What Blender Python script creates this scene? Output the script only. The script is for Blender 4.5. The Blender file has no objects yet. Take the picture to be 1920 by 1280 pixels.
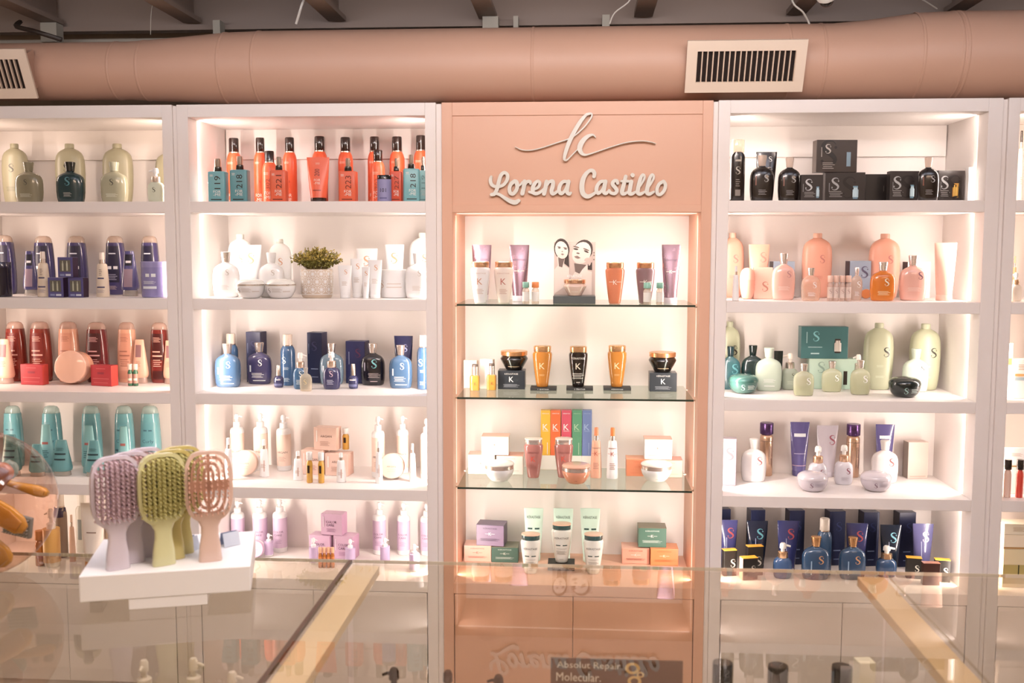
import bpy, bmesh, math, random
from mathutils import Vector, Matrix
random.seed(7)
sc = bpy.context.scene
C = sc.collection

# ------------------------------------------------ camera
cam = bpy.data.cameras.new('camera')
cam.sensor_width = 36.0
cam.lens = 35.4
cam.dof.use_dof = True
cam.dof.focus_distance = 4.05
cam.dof.aperture_fstop = 5.0
co = bpy.data.objects.new('camera', cam)
C.objects.link(co)
yaw, pitch, roll = .06674, -.0913, -.00153
Rm = (Matrix.Rotation(yaw, 3, 'Z') @ Matrix.Rotation(pitch, 3, 'X') @ Matrix.Rotation(roll, 3, 'Y'))
right, fwd, up = Rm @ Vector((1, 0, 0)), Rm @ Vector((0, 1, 0)), Rm @ Vector((0, 0, 1))
m = Matrix((right, up, -fwd)).transposed().to_4x4()
m.translation = Vector((0, -4.0, 1.75))
co.matrix_world = m
sc.camera = co

# ------------------------------------------------ world, exposure, room light
w = bpy.data.worlds.new('world'); sc.world = w; w.use_nodes = True
w.node_tree.nodes['Background'].inputs[0].default_value = (1.0, .70, .50, 1)
w.node_tree.nodes['Background'].inputs[1].default_value = .34
vs = sc.view_settings
vs.view_transform = 'Standard'; vs.look = 'None'; vs.gamma = 1.0; vs.use_curve_mapping = False
vs.exposure = 1.2
sc.cycles.use_denoising = True
sc.cycles.max_bounces = 8; sc.cycles.diffuse_bounces = 4; sc.cycles.glossy_bounces = 4
sc.cycles.transmission_bounces = 6; sc.cycles.transparent_max_bounces = 24
sc.cycles.sample_clamp_indirect = 4.0
WARM = (1.0, .78, .62)
LED = (1.0, .85, .78)
def area(name, loc, direction, sx, sy, power, color, spread=180):
    L = bpy.data.lights.new(name, 'AREA'); L.shape = 'RECTANGLE'; L.size = sx; L.size_y = sy
    L.energy = power; L.color = color; L.spread = math.radians(spread)
    o = bpy.data.objects.new(name, L); C.objects.link(o); o.location = loc
    o.rotation_euler = Vector(direction).to_track_quat('-Z', 'Y').to_euler()
    return o
area('ceiling_lamp_light', (0.1, -2.5, 2.9), (0, .62, -.55), 1.6, .5, 45, (1.0, .84, .77))
area('ceiling_lamp_light', (-2.2, -3.4, 2.9), (.3, .6, -.5), 1.0, .5, 12, (1.0, .70, .50))
area('ceiling_lamp_light', (2.3, -3.4, 2.9), (-.3, .6, -.5), 1.0, .5, 7, (1.0, .68, .48))

area('ceiling_fill_light', (0, -1.9, 2.55), (0, .25, 1), 4.8, .3, 50, (.92, .94, 1.06))  # added fill to brighten the ceiling; no lamp hangs here

# ------------------------------------------------ materials
def lin(c):
    c /= 255.0
    return c / 12.92 if c <= .04045 else ((c + .055) / 1.055) ** 2.4
def hexlin(h):
    return [lin(int(h[i:i + 2], 16)) for i in (0, 2, 4)]
def alb(h):                                   # surface colour of a thing seen under the warm shop light
    r, g, b = hexlin(h)
    L = .3 * r + .55 * g + .15 * b
    q_ = .34 if max(g, b) > r * 1.02 else .06
    r, g, b = (v * (1 - q_) + L * q_ for v in (r, g, b))
    k = (1.0, .89, .88)
    return [min(.80, max(.004, v / q * .88)) for v, q in zip((r, g, b), k)]
_m = {}
def M(h, rough=.4, metal=0.0, coat=0.0, true=False, noise=0.0):
    key = (h, rough, metal, coat, true, noise)
    if key in _m: return _m[key]
    mt = bpy.data.materials.new('mat_' + h); mt.use_nodes = True
    nt = mt.node_tree; b = nt.nodes['Principled BSDF']
    col = hexlin(h) if true else alb(h)
    b.inputs['Base Color'].default_value = (*col, 1)
    b.inputs['Roughness'].default_value = rough
    b.inputs['Metallic'].default_value = metal
    b.inputs['Coat Weight'].default_value = coat
    b.inputs['Coat Roughness'].default_value = .08
    n = nt.nodes.new('ShaderNodeTexNoise'); n.inputs['Scale'].default_value = 40 if not noise else 6
    tc = nt.nodes.new('ShaderNodeTexCoord'); nt.links.new(tc.outputs['Object'], n.inputs['Vector'])
    if noise:
        r = nt.nodes.new('ShaderNodeMapRange')
        r.inputs['To Min'].default_value = 1 - noise; r.inputs['To Max'].default_value = 1 + noise
        nt.links.new(n.outputs['Fac'], r.inputs['Value'])
        v = nt.nodes.new('ShaderNodeVectorMath'); v.operation = 'SCALE'
        v.inputs[0].default_value = col
        nt.links.new(r.outputs[0], v.inputs['Scale']); nt.links.new(v.outputs[0], b.inputs['Base Color'])
    else:
        r = nt.nodes.new('ShaderNodeMapRange')
        r.inputs['To Min'].default_value = max(0, rough - .04); r.inputs['To Max'].default_value = rough + .04
        nt.links.new(n.outputs['Fac'], r.inputs['Value']); nt.links.new(r.outputs[0], b.inputs['Roughness'])
    _m[key] = mt
    return mt
def glass(h='FFFFFF', body=0.0, bodycol='FFFFFF', rough=.02, ior=1.5):
    """thin clear wall: fresnel reflection over see-through; body>0 mixes in tinted translucent fill"""
    key = ('g', h, body, bodycol, rough, ior)
    if key in _m: return _m[key]
    mt = bpy.data.materials.new('mat_clear_' + h); mt.use_nodes = True
    nt = mt.node_tree; N = nt.nodes; out = N['Material Output']; N.remove(N['Principled BSDF'])
    tr = N.new('ShaderNodeBsdfTransparent'); tr.inputs[0].default_value = (*hexlin(h), 1)
    gl = N.new('ShaderNodeBsdfGlossy'); gl.inputs['Roughness'].default_value = rough
    fr = N.new('ShaderNodeFresnel'); fr.inputs[0].default_value = ior
    ge = N.new('ShaderNodeNewGeometry'); iv = N.new('ShaderNodeMath'); iv.operation = 'SUBTRACT'; iv.inputs[0].default_value = 1.0
    mu = N.new('ShaderNodeMath'); mu.operation = 'MULTIPLY'
    nt.links.new(ge.outputs['Backfacing'], iv.inputs[1]); nt.links.new(fr.outputs[0], mu.inputs[0]); nt.links.new(iv.outputs[0], mu.inputs[1])
    mx = N.new('ShaderNodeMixShader'); nt.links.new(mu.outputs[0], mx.inputs[0])
    src = tr
    if body:
        pb = N.new('ShaderNodeBsdfPrincipled'); pb.inputs['Base Color'].default_value = (*alb(bodycol), 1)
        pb.inputs['Roughness'].default_value = .25
        m2 = N.new('ShaderNodeMixShader'); m2.inputs[0].default_value = body
        nt.links.new(tr.outputs[0], m2.inputs[1]); nt.links.new(pb.outputs[0], m2.inputs[2]); src = m2
    nt.links.new(src.outputs[0], mx.inputs[1]); nt.links.new(gl.outputs[0], mx.inputs[2])
    nt.links.new(mx.outputs[0], out.inputs[0])
    _m[key] = mt
    return mt
def emit(h, s):
    key = ('e', h, s)
    if key in _m: return _m[key]
    mt = bpy.data.materials.new('mat_led'); mt.use_nodes = True
    b = mt.node_tree.nodes['Principled BSDF']
    b.inputs['Emission Color'].default_value = (*hexlin(h), 1); b.inputs['Emission Strength'].default_value = s
    _m[key] = mt
    return mt
def mat(spec):
    """spec: 'RRGGBB' glossy plastic | 'm:..' matt | 'x:..' metal | 'c:..' coated glossy | 'g:tint[:body:col]' clear"""
    p = spec.split(':')
    if len(p) == 1: return M(spec, .35)
    if p[0] == 'm': return M(p[1], .6)
    if p[0] == 'x': return M(p[1], .26, .88, true=True)
    if p[0] == 'c': return M(p[1], .2, 0, .6)
    if p[0] == 'g': return glass(p[1], float(p[2]) if len(p) > 2 else 0, p[3] if len(p) > 3 else 'FFFFFF')

# ------------------------------------------------ mesh helpers
def obj(name, bm, mt, parent=None, smooth=None, mats=None):
    bmesh.ops.recalc_face_normals(bm, faces=bm.faces)
    me = bpy.data.meshes.new(name); bm.to_mesh(me); bm.free()
    for x in (mats or [mt]): me.materials.append(x)
    if smooth:
        for p in me.polygons: p.use_smooth = True
        me.set_sharp_from_angle(angle=math.radians(smooth))
    o = bpy.data.objects.new(name, me); C.objects.link(o)
    if parent: o.parent = parent
    return o
def box(bm, x0, x1, y0, y1, z0, z1, bev=0.0, mi=0):
    g = bmesh.ops.create_cube(bm, size=1)
    vs_ = g['verts']
    for v in vs_:
        v.co = Vector(((x0 + x1) / 2 + v.co.x * (x1 - x0), (y0 + y1) / 2 + v.co.y * (y1 - y0), (z0 + z1) / 2 + v.co.z * (z1 - z0)))
    fs = {f for v in vs_ for f in v.link_faces}
    for f in fs: f.material_index = mi
    if bev:
        es = list({e for v in vs_ for e in v.link_edges})
        r = bmesh.ops.bevel(bm, geom=es, offset=bev, segments=2, affect='EDGES', profile=.5)
        for f in r['faces']: f.material_index = mi
def BX(name, mt, parent, *a, bev=0.0):
    bm = bmesh.new(); box(bm, *a, bev=bev); return obj(name, bm, mt, parent)
def loft(bm, secs, e=2.0, n=28, cx=0, cy=0, cz=0):
    """stack of superellipse sections (z, rx, ry[, dx, dy])"""
    rings = []
    for s in secs:
        z, rx, ry = s[:3]; dx, dy = (s[3], s[4]) if len(s) > 3 else (0, 0)
        ring = []
        for i in range(n):
            a = 2 * math.pi * (i + .5) / n; c, d = math.cos(a), math.sin(a)
            ring.append(bm.verts.new((cx + dx + rx * math.copysign(abs(c) ** (2 / e), c), cy + dy + ry * math.copysign(abs(d) ** (2 / e), d), cz + z)))
        rings.append(ring)
    for a, b in zip(rings, rings[1:]):
        for i in range(n): bm.faces.new((a[i], a[(i + 1) % n], b[(i + 1) % n], b[i]))
    bm.faces.new(rings[0][::-1]); bm.faces.new(rings[-1])
def tube_path(bm, pts, r, n=8, r2=None):
    pts = [Vector(p) for p in pts]; rings = []
    for i, p in enumerate(pts):
        t = (pts[min(i + 1, len(pts) - 1)] - pts[max(i - 1, 0)]).normalized()
        a = t.orthogonal().normalized() if i == 0 else (rings_a - t * rings_a.dot(t)).normalized()
        rings_a = a; b = t.cross(a)
        rr = r if r2 is None else r + (r2 - r) * i / (len(pts) - 1)
        rings.append([bm.verts.new(p + a * rr * math.cos(2 * math.pi * k / n) + b * rr * math.sin(2 * math.pi * k / n)) for k in range(n)])
    for a, b in zip(rings, rings[1:]):
        for i in range(n): bm.faces.new((a[i], a[(i + 1) % n], b[(i + 1) % n], b[i]))
    bm.faces.new(rings[0][::-1]); bm.faces.new(rings[-1])
def crom(pts, k=6):
    out = []; P = [pts[0]] + list(pts) + [pts[-1]]
    for i in range(1, len(P) - 2):
        for j in range(k):
            t = j / k
            out.append(tuple(.5 * ((2 * b) + (-a + c) * t + (2 * a - 5 * b + 4 * c - d) * t * t + (-a + 3 * b - 3 * c + d) * t ** 3)
                             for a, b, c, d in zip(P[i - 1], P[i], P[i + 1], P[i + 2])))
    out.append(tuple(pts[-1]))
    return out
def ribbon(pts, ws, k=6):
    """2D brush stroke -> (verts2d, quads)"""
    q = crom([(p[0], p[1], w_) for p, w_ in zip(pts, ws)], k)
    V, F = [], []
    for i, (x, y, w_) in enumerate(q):
        a = q[max(i - 1, 0)]; b = q[min(i + 1, len(q) - 1)]
        tx, ty = b[0] - a[0], b[1] - a[1]; l = math.hypot(tx, ty) or 1
        nx, ny = -ty / l * w_ / 2, tx / l * w_ / 2
        V += [(x + nx, y + ny), (x - nx, y - ny)]
    for i in range(len(q) - 1): F.append((2 * i, 2 * i + 1, 2 * i + 3, 2 * i + 2))
    return V, F
SLOGO = ribbon([(.27, .84), (.14, .97), (-.10, .96), (-.24, .79), (-.12, .6), (.12, .44), (.25, .25), (.12, .05), (-.12, .0), (-.3, .12)],
               [.02, .05, .10, .15, .18, .18, .15, .10, .05, .02], 3)
_txt = {}
def grid(x0, x1, y0, y1, nx, ny):
    V = [(x0 + (x1 - x0) * i / nx, y0 + (y1 - y0) * j / ny) for j in range(ny + 1) for i in range(nx + 1)]
    return V, [(j * (nx + 1) + i, j * (nx + 1) + i + 1, (j + 1) * (nx + 1) + i + 1, (j + 1) * (nx + 1) + i) for j in range(ny) for i in range(nx)]
def text2d(s):
    """centred unit-height lettering as flat verts + faces"""
    if s in _txt: return _txt[s]
    if s == '$S':
        V, F = list(SLOGO[0]), list(SLOGO[1])
        for cx_, cy_ in ((-.26, .05 + .15), (.26, .78 - .05)):
            b = len(V); V += [(cx_ + .06 * math.cos(a * math.pi / 3), cy_ + .06 * math.sin(a * math.pi / 3)) for a in range(6)]; F.append(tuple(range(b, b + 6)))
        V = [(x, y - .5) for x, y in V]
    elif s == '$=':                                # a block of fine print
        V, F = [], []
        for i, (a, b) in enumerate(((-.5, .35), (-.5, .5), (-.45, .3), (-.5, .42))):
            y = .42 - i * .28; n0 = len(V)
            q = grid(a, b, y - .05, y + .05, 5, 1); V += q[0]; F += [tuple(n0 + i for i in f) for f in q[1]]
    elif s == '$-':
        V, F = grid(-.5, -.1, -.5, .5, 4, 1); q = grid(.1, .5, -.5, .5, 4, 1); n0 = len(V); V += q[0]; F += [tuple(n0 + i for i in f) for f in q[1]]
    elif s == '$#':
        V, F = grid(-.5, .5, -.5, .5, 10, 6)
    else:
        cu = bpy.data.curves.new('t', 'FONT'); cu.body = s; cu.align_x = 'CENTER'; cu.align_y = 'CENTER'; cu.resolution_u = 2
        cu.space_line = .8
        o = bpy.data.objects.new('t', cu); C.objects.link(o)
        dg = bpy.context.evaluated_depsgraph_get(); me = o.evaluated_get(dg).to_mesh()
        V = [(v.co.x, v.co.y) for v in me.vertices]; F = [tuple(p.vertices) for p in me.polygons]
        o.evaluated_get(dg).to_mesh_clear(); bpy.data.objects.remove(o); bpy.data.curves.remove(cu)
        ys = [v[1] for v in V]; xs = [v[0] for v in V]; h = max(ys) - min(ys); cy_ = (max(ys) + min(ys)) / 2; cx_ = (max(xs) + min(xs)) / 2
        V = [((x - cx_) / h, (y - cy_) / h) for x, y in V]
    _txt[s] = (V, F)
    return V, F
def put_text(bm, s, x, z, h, front, width=None, rot=0, bold=0):
    """lay lettering on the front surface y=front(x,z)"""
    V, F = text2d(s)
    sx = h
    if width:
        xs = [v[0] for v in V]; sx = width / (max(xs) - min(xs))
    vs_ = []
    if rot:
        xs = [v[0] for v in V]; sx = h / (max(xs) - min(xs))
    for a, b in V:
        a, b = (-b * width, a * sx) if rot else (a * sx, b * h)
        vs_.append(bm.verts.new((x + a, front(x + a, z + b) - .0006, z + b)))
    for f in F:
        try: bm.faces.new([vs_[i] for i in f])
        except ValueError: pass

# ------------------------------------------------ object tree helpers
def thing(name, label, cat, loc=(0, 0, 0), rz=0.0, group=None):
    o = bpy.data.objects.new(name, None); C.objects.link(o); o.empty_display_size = .05
    o.location = loc; o.rotation_euler = (0, 0, rz)
    o['label'] = label; o['category'] = cat
    if group: o['group'] = group
    return o
def tag(o, label, cat, group=None):
    o['label'] = label; o['category'] = cat
    if group: o['group'] = group
    return o
def struct(o): o['kind'] = 'structure'; return o

WHITE = M('E8E2DE', .45, true=True); PEACH = M('DAAD93', .45, true=True)
# ------------------------------------------------ the room
FLOOR = M('B8A090', .35, noise=.08); DARKWALL = M('D0B6A0', .8, noise=.2); CEIL = M('CFD0D4', .7, true=True, noise=.05); BEAM = M('8C7264', .6)
struct(BX('floor', FLOOR, None, -4.2, 4.2, -5.5, .6, -.25, -.15))
struct(BX('wall_back', DARKWALL, None, -4.2, 4.2, 0.5, .6, -.15, 2.98))
struct(BX('wall_left', M('D8C4B4', .7), None, -4.3, -4.2, -50.5, .6, -.15, 2.98))
struct(BX('wall_right', M('C8B4A4', .7), None, 4.2, 4.3, -50.5, .6, -.15, 2.98))
# ceiling deck of shallow ribs
bm = bmesh.new(); box(bm, -4.2, 4.2, -5.5, .6, 2.90, 2.98)
for i in range(30): box(bm, -4.1, 4.1, -5.4 + i * .2, -5.34 + i * .2, 2.892, 2.902)
struct(obj('ceiling', bm, CEIL))
for RI, X in enumerate((-2.26, -1.656, -1.03, -.39, .255, .875, 1.505)):
    bm = bmesh.new(); box(bm, X - .038, X + .038, -5.5, .30, 2.708, 2.728); box(bm, X - .008, X + .008, -5.5, .30, 2.728, 2.892)
    tag(obj('rafter', bm, BEAM), ('leftmost', 'second from left', 'third from left', 'fourth from left, middle', 'fifth from left', 'sixth from left', 'rightmost')[RI] + ' of seven brown steel rafters under the ceiling', 'beam', 'rafters under the grey ceiling')
bm = bmesh.new(); box(bm, -4.2, 4.2, .30, .36, 2.68, 2.70); box(bm, -4.2, 4.2, .33, .345, 2.70, 2.87); box(bm, -4.2, 4.2, .30, .36, 2.87, 2.89)
tag(obj('cross_beam', bm, BEAM), 'dark cross beam along the back wall above duct', 'beam')
for i, (X, Wd, l) in enumerate(((-2.26, .07, 'pale bracket block under the beam at far left'), (-1.53, .03, 'small pale bracket above the duct taper'), (-.375, .065, 'pale bracket block above duct seam at centre'), (-.27, .02, 'thin bracket right of the centre block'), (.10, .03, 'thin bracket above duct near sign'))):
    tag(BX('bracket', M('A89888', .6), None, X - Wd / 2, X + Wd / 2, .24, .299, 2.625 if Wd > .05 else 2.64, 2.706), l, 'bracket', 'brackets between beam and duct')
def wire(pts, r, col, label):
    bm = bmesh.new(); tube_path(bm, crom(pts, 5), r, 6)
    tag(obj('cable', bm, M(col, .5), None, 60), label, 'cable')
wire([(-1.66, .1, 2.89), (-1.74, .1, 2.75), (-1.755, .1, 2.62)], .0015, 'C8B8A8', 'thin straight wire hanging left of the duct taper')
wire([(-1.15, .05, 2.86), (-1.09, .02, 2.76), (-1.10, .0, 2.70), (-1.13, .03, 2.64)], .005, 'D8C8BC', 'white kinked cable hanging left of centre')
wire([(.20, .06, 2.80), (.19, .05, 2.72), (.13, .05, 2.67), (.11, .06, 2.63)], .003, 'D8C8BC', 'white frayed cable right of centre above duct')
wire([(.80, .06, 2.80), (.81, .04, 2.70), (.85, .04, 2.66), (.88, .06, 2.62)], .004, 'D0C0B4', 'white cable curling down left of dome camera')
wire([(1.1, .02, 2.80), (1.25, .02, 2.72), (1.36, .06, 2.67)], .003, '9C8C80', 'grey cable running to the wide duct end')
wire([(-2.36, .2, 2.70), (-2.32, .1, 2.66), (-2.22, .06, 2.63), (-2.12, .08, 2.60)], .010, '2A1C14', 'black hose over the duct at far left')

# ------------------------------------------------ air duct with two grilles
DUCT = M('C29C86', .5, true=True)
duct = thing('air_duct', 'round pinkish-beige air duct running along above the shelves', 'duct', (0, .12, 2.484))
prof = [(-3.6, .115, -.005), (-1.86, .116, -.005), (-1.76, .121, -.005), (-1.43, .142, 0), (-1.28, .146, 0), (-.2, .1465, 0), (.98, .1445, .002), (1.10, .150, .006), (1.30, .165, .017), (1.45, .168, .019), (3.6, .168, .019)]
bm = bmesh.new(); rings = []
for X, r, dz in prof:
    rings.append([bm.verts.new((X, r * math.cos(2 * math.pi * k / 64), dz + r * math.sin(2 * math.pi * k / 64))) for k in range(64)])
for a, b in zip(rings, rings[1:]):
    for i in range(64): bm.faces.new((a[i], a[(i + 1) % 64], b[(i + 1) % 64], b[i]))
obj('duct_pipe', bm, DUCT, duct, 50)
for X, r, dz in ((-1.90, .1163, -.005), (-1.78, .120, -.005), (-1.44, .1418, 0), (-1.30, .1458, 0), (-.19, .1465, 0), (.80, .1447, .002), (.93, .1446, .002), (1.29, .1645, .017), (1.43, .1676, .0185), (1.45, .168, .019)):
    bm = bmesh.new(); n = 64
    for (x_, rr) in ((-.006, 0), (-.004, .0022), (.004, .0022), (.006, 0)):
        for k in range(n): bm.verts.new((X + x_, (r + rr) * math.cos(2 * math.pi * k / n), dz + (r + rr) * math.sin(2 * math.pi * k / n)))
    bm.verts.ensure_lookup_table()
    for q in range(3):
        for k in range(n): bm.faces.new([bm.verts[i] for i in (q * n + k, q * n + (k + 1) % n, (q + 1) * n + (k + 1) % n, (q + 1) * n + k)])
    obj('seam_ring', bm, DUCT, duct, 50)
def vent(X, W, label):
    t = thing('air_vent', label, 'vent', (X, -.048, 2.443)); H = .198; a = math.radians(26)
    R_ = Matrix.Rotation(a, 4, 'X')
    def put(name, bm, mt):
        bmesh.ops.transform(bm, matrix=R_, verts=bm.verts); return obj(name, bm, mt, t)
    fx, fz = W / 2, H / 2; ix, iz = W / 2 - .038, H / 2 - .040
    bm = bmesh.new()
    for b in ((-fx, fx, iz, fz), (-fx, fx, -fz, -iz), (-fx, -ix, -iz, iz), (ix, fx, -iz, iz)): box(bm, b[0], b[1], -.006, .004, b[2], b[3])
    put('vent_frame', bm, M('F2D2BC', .45))
    bm = bmesh.new(); box(bm, -ix, ix, .012, .014, -iz, iz)
    for b in ((-ix, ix, iz - .001, iz + .002), (-ix, ix, -iz - .002, -iz + .001)): box(bm, b[0], b[1], .003, .014, b[2], b[3])
    put('dark_interior', bm, M('2A1A14', .8))
    n = 18; bm = bmesh.new()
    for i in range(n + 1):
        x = -ix + 2 * ix * i / n; box(bm, x - .0022, x + .0022, -.003, .008, -iz, iz)
    o = put('vent_blades', bm, M('E8C4AC', .45))
    bm = bmesh.new(); box(bm, -ix - .02, -ix, .004, .09, -iz - .012, iz + .012); box(bm, ix, ix + .02, .004, .09, -iz - .012, iz + .012)
    box(bm, -ix, ix, .004, .07, -iz - .012, -iz - .003); box(bm, -ix, ix, .004, .05, iz + .003, iz + .012)
    put('collar_box', bm, DUCT)
vent(.622, .446, 'rectangular air grille on the duct right of the sign')
vent(-2.405, .446, 'rectangular air grille at the upper left picture edge')
t = thing('security_camera', 'white dome camera with black lens hanging at the top', 'camera', (.874, -.2, 2.655))
bm = bmesh.new(); loft(bm, [(.0, .030, .030), (.012, .037, .037), (.05, .037, .037), (.06, .03, .03)], 2, 32); bmesh.ops.transform(bm, matrix=Matrix.Rotation(math.radians(60), 4, 'X') , verts=bm.verts)
obj('housing', bm, M('F2E4DA', .3), t, 50)
bm = bmesh.new(); bmesh.ops.create_uvsphere(bm, u_segments=24, v_segments=14, radius=.026); bmesh.ops.translate(bm, vec=(.006, -.008, -.010), verts=bm.verts)
obj('lens_dome', bm, M('140C0A', .08), t, 60)
bm = bmesh.new(); tube_path(bm, [(0, -.03, .03), (0, -.03, .045), (0, -.03, .0522)], .012, 10); obj('stem', bm, M('D8CCC4', .4), t, 60)

# ------------------------------------------------ shelving cabinets
TOP = 2.324; SHELF = [1.940, 1.548, 1.159, .770, .388]; TH = .045
def led(side, X, z0, z1, cab, p, col=LED):
    """recessed light strip in the side wall just behind the face frame"""
    a = area('shelf_led_light', (X, .101, (z0 + z1) / 2), (side, .52, 0), .012, z1 - z0 - .01, p, col, 160)
    a.rotation_euler = Matrix((Vector((0, 0, 1)).cross(-Vector((side, .52, 0)).normalized()) * 1, Vector((0, 0, 1)), -Vector((side, .52, 0)).normalized())).transposed().to_euler()
def bay(xo0, xi0, xi1, xo1, fill, label, pl, pr, col=LED):
    t = thing('shelving_cabinet', label, 'cabinet', ((xo0 + xo1) / 2, 0, 0)); cx = (xo0 + xo1) / 2
    B = lambda n, mt, *a, bev=.0015: BX(n, mt, t, a[0] - cx, a[1] - cx, *a[2:], bev=bev)
    B('side_panel', WHITE, xo0, xi0, 0, .46, -.15, TOP); B('side_panel', WHITE, xi1, xo1, 0, .46, -.15, TOP)
    B('header', WHITE, xi0, xi1, 0, .44, TOP - .05, TOP)
    B('back_panel', WHITE, xi0, xi1, .44, .46, -.10, TOP - .05, bev=0)
    B('mounting_rail', WHITE, xi0 + .10, xi1 - .004, .422, .44, 2.144, 2.20) if False else B('mounting_rail', WHITE, xi0 + .004, xi1 - .004, .424, .44, 2.144, TOP - .05)
    for z in SHELF: B('shelf', WHITE, xi0, xi1, .001, .44, z - TH, z)
    B('plinth', WHITE, xi0, xi1, .03, .05, -.15, -.08)
    mid = (xi0 + xi1) / 2
    B('door', WHITE, xi0 + .004, mid - .0012, .0, .018, -.078, .340); B('door', WHITE, mid + .0012, xi1 - .004, .0, .018, -.078, .340)
    for f in fill: B('filler_strip', WHITE, f[0], f[1], .010, .03, -.15, TOP - .004)
    zs = [TOP - .05] + SHELF
    for i in range(5):
        z1 = zs[i] - (TH if i else 0); z0 = zs[i + 1]
        hk = (z1 - z0) / .34
        if pl: led(1, xi0 + .003, z0, z1, t, pl * hk, col)
        if pr: led(-1, xi1 - .003, z0, z1, t, pr * hk, col)
        for X in ((xi0, xi0 + .0025), (xi1 - .0025, xi1)):
            B('led_strip', emit('FFE4CE', .4), X[0], X[1], .093, .099, z0 + .002, z1 - .002, bev=0)
LP = .60
bay(-2.70, -2.62, -1.677, -1.635, [(-1.635, -1.616)], 'white shelving cabinet at far left cut by picture edge', LP * .8, LP * .9, (1.0, .78, .65))
bay(-1.616, -1.570, -.613, -.570, [(-.570, -.547)], 'white shelving cabinet left of the peach niche', LP * 1.25, LP * 1.25, (1.0, .845, .76))
bay(.532, .577, 1.546, 1.600, [(.512, .532), (1.600, 1.620)], 'white shelving cabinet right of the peach niche', LP * 1.12, LP * 1.12, (1.0, .84, .75))
bay(1.620, 1.663, 2.60, 2.68, [], 'white shelving cabinet at far right cut by picture edge', LP * .8, LP * .8, (1.0, .76, .62))
# peach centre unit with glass shelves
t = thing('display_niche', 'peach-painted centre cabinet with three glass shelves', 'cabinet', (-.017, 0, 0))
B = lambda n, mt, *a, bev=.0015: BX(n, mt, t, a[0] + .017, a[1] + .017, *a[2:], bev=bev)
B('side_panel', PEACH, -.547, -.505, 0, .46, -.15, TOP); B('side_panel', PEACH, .472, .512, 0, .46, -.15, TOP)
B('header_rail', PEACH, -.505, .472, 0, .44, 2.272, TOP); B('header_rail', PEACH, -.505, .472, 0, .44, 1.895, 1.925)
B('sign_board', PEACH, -.505, .472, .006, .03, 1.925, 2.272, bev=0)
B('back_panel', WHITE, -.505, .472, .44, .46, -.10, 1.895, bev=0)
B('ledge', PEACH, -.505, .472, .001, .44, .3415, .3865)
B('door', PEACH, -.501, -.0177, 0, .018, -.078, .339); B('door', PEACH, -.0153, .468, 0, .018, -.078, .339)
B('plinth', PEACH, -.505, .472, .03, .05, -.15, -.08)
GEDGE = M('2C3A30', .15, true=True)
for i, z in enumerate((1.5306, 1.1526, .7812)):
    g = B('glass_shelf', glass('E6EEE8'), -.492, .459, .026, .43, z - .008, z, bev=0)
    e = BX('glass_edge', GEDGE, t, -.492 + .017, .459 + .017, .0245, .0262, z - .0078, z - .0002)
    e.parent = g
    for X in (-.505, .460):
        for Y in (.08, .38):
            pn = BX('shelf_pin', M('C8B8AC', .3, 1.0, true=True), g, X + .017, X + .012 + .017, Y - .004, Y + .004, z - .014, z - .0082)
zz = [1.895, 1.5306, 1.1526, .7812, .3865]
for i in range(4):
    hk = (zz[i] - zz[i + 1]) / .34
    led(1, -.505 + .003, zz[i + 1], zz[i] - .009, t, LP * .95 * hk); led(-1, .472 - .003, zz[i + 1], zz[i] - .009, t, LP * .95 * hk)
    for X in ((-.505, -.5025), (.4695, .472)): B('led_strip', emit('FFD0B0', .3), X[0], X[1], .093, .099, zz[i + 1] + .002, zz[i] - .01, bev=0)
a = area('niche_top_led_light', (-.017, .10, 1.893), (0, .5, -1), .93, .01, .9, LED, 160)
B('led_strip', emit('FFE0C8', .5), -.50, .467, .095, .101, 1.8925, 1.8952, bev=0)

# ------------------------------------------------ raised lettering on the sign board
SIGN = M('E9DCD2', .4)
sg = thing('wall_sign', 'raised pale script lettering and monogram on peach header', 'sign', (-.02, .006, 2.0))
def strokes(name, L, ox, oy, s, depth=.013):
    bm = bmesh.new()
    global LN; LN += 1
    for k, (pts, ws) in enumerate(L):
        if isinstance(ws, (int, float)): ws = [ws] * len(pts)
        V, F = ribbon(pts, ws, 8)
        nq = len(F); nv = len(V)
        def cap_(c, w_):
            n0 = len(V); V.extend((c[0] + w_ / 2 * math.cos(a * math.pi / 6), c[1] + w_ / 2 * math.sin(a * math.pi / 6)) for a in range(12)); F.append(tuple(range(n0, n0 + 12)))
        cap_(pts[0], ws[0]); cap_(pts[-1], ws[-1])
        yo = -.0007 * (k % 3) - .0002 * LN
        W = [(-.003 + (ox + x / s - 1087) * .00209 + .02, (2.098 - (oy + y / s - 300) * .00212) - 2.0) for x, y in V]
        front = [bm.verts.new((x, -.006 - depth + yo - (.0004 + .0003 * ((i - nv) // 12) if i >= nv else 0) - .000012 * min(i, nv), z)) for i, (x, z) in enumerate(W)]; back = [bm.verts.new((x, -.006, z)) for x, z in W]
        for f in F:
            try:
                bm.faces.new([front[i] for i in f]); bm.faces.new([back[i] for i in f][::-1])
            except ValueError: continue
            for i in range(len(f)):
                a_, b_ = f[i], f[(i + 1) % len(f)]
                if a_ < nv and b_ < nv and {a_ % 2, b_ % 2} == {0, 1} and (min(a_, b_) not in (0, nv - 2)): continue
                try: bm.faces.new((front[a_], front[b_], back[b_], back[a_]))
                except ValueError: pass
    o = obj(name, bm, SIGN, sg); return o
LN = 0; A1 = (905, 305, 10.667); A2 = (1075, 305, 10.667)
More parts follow.
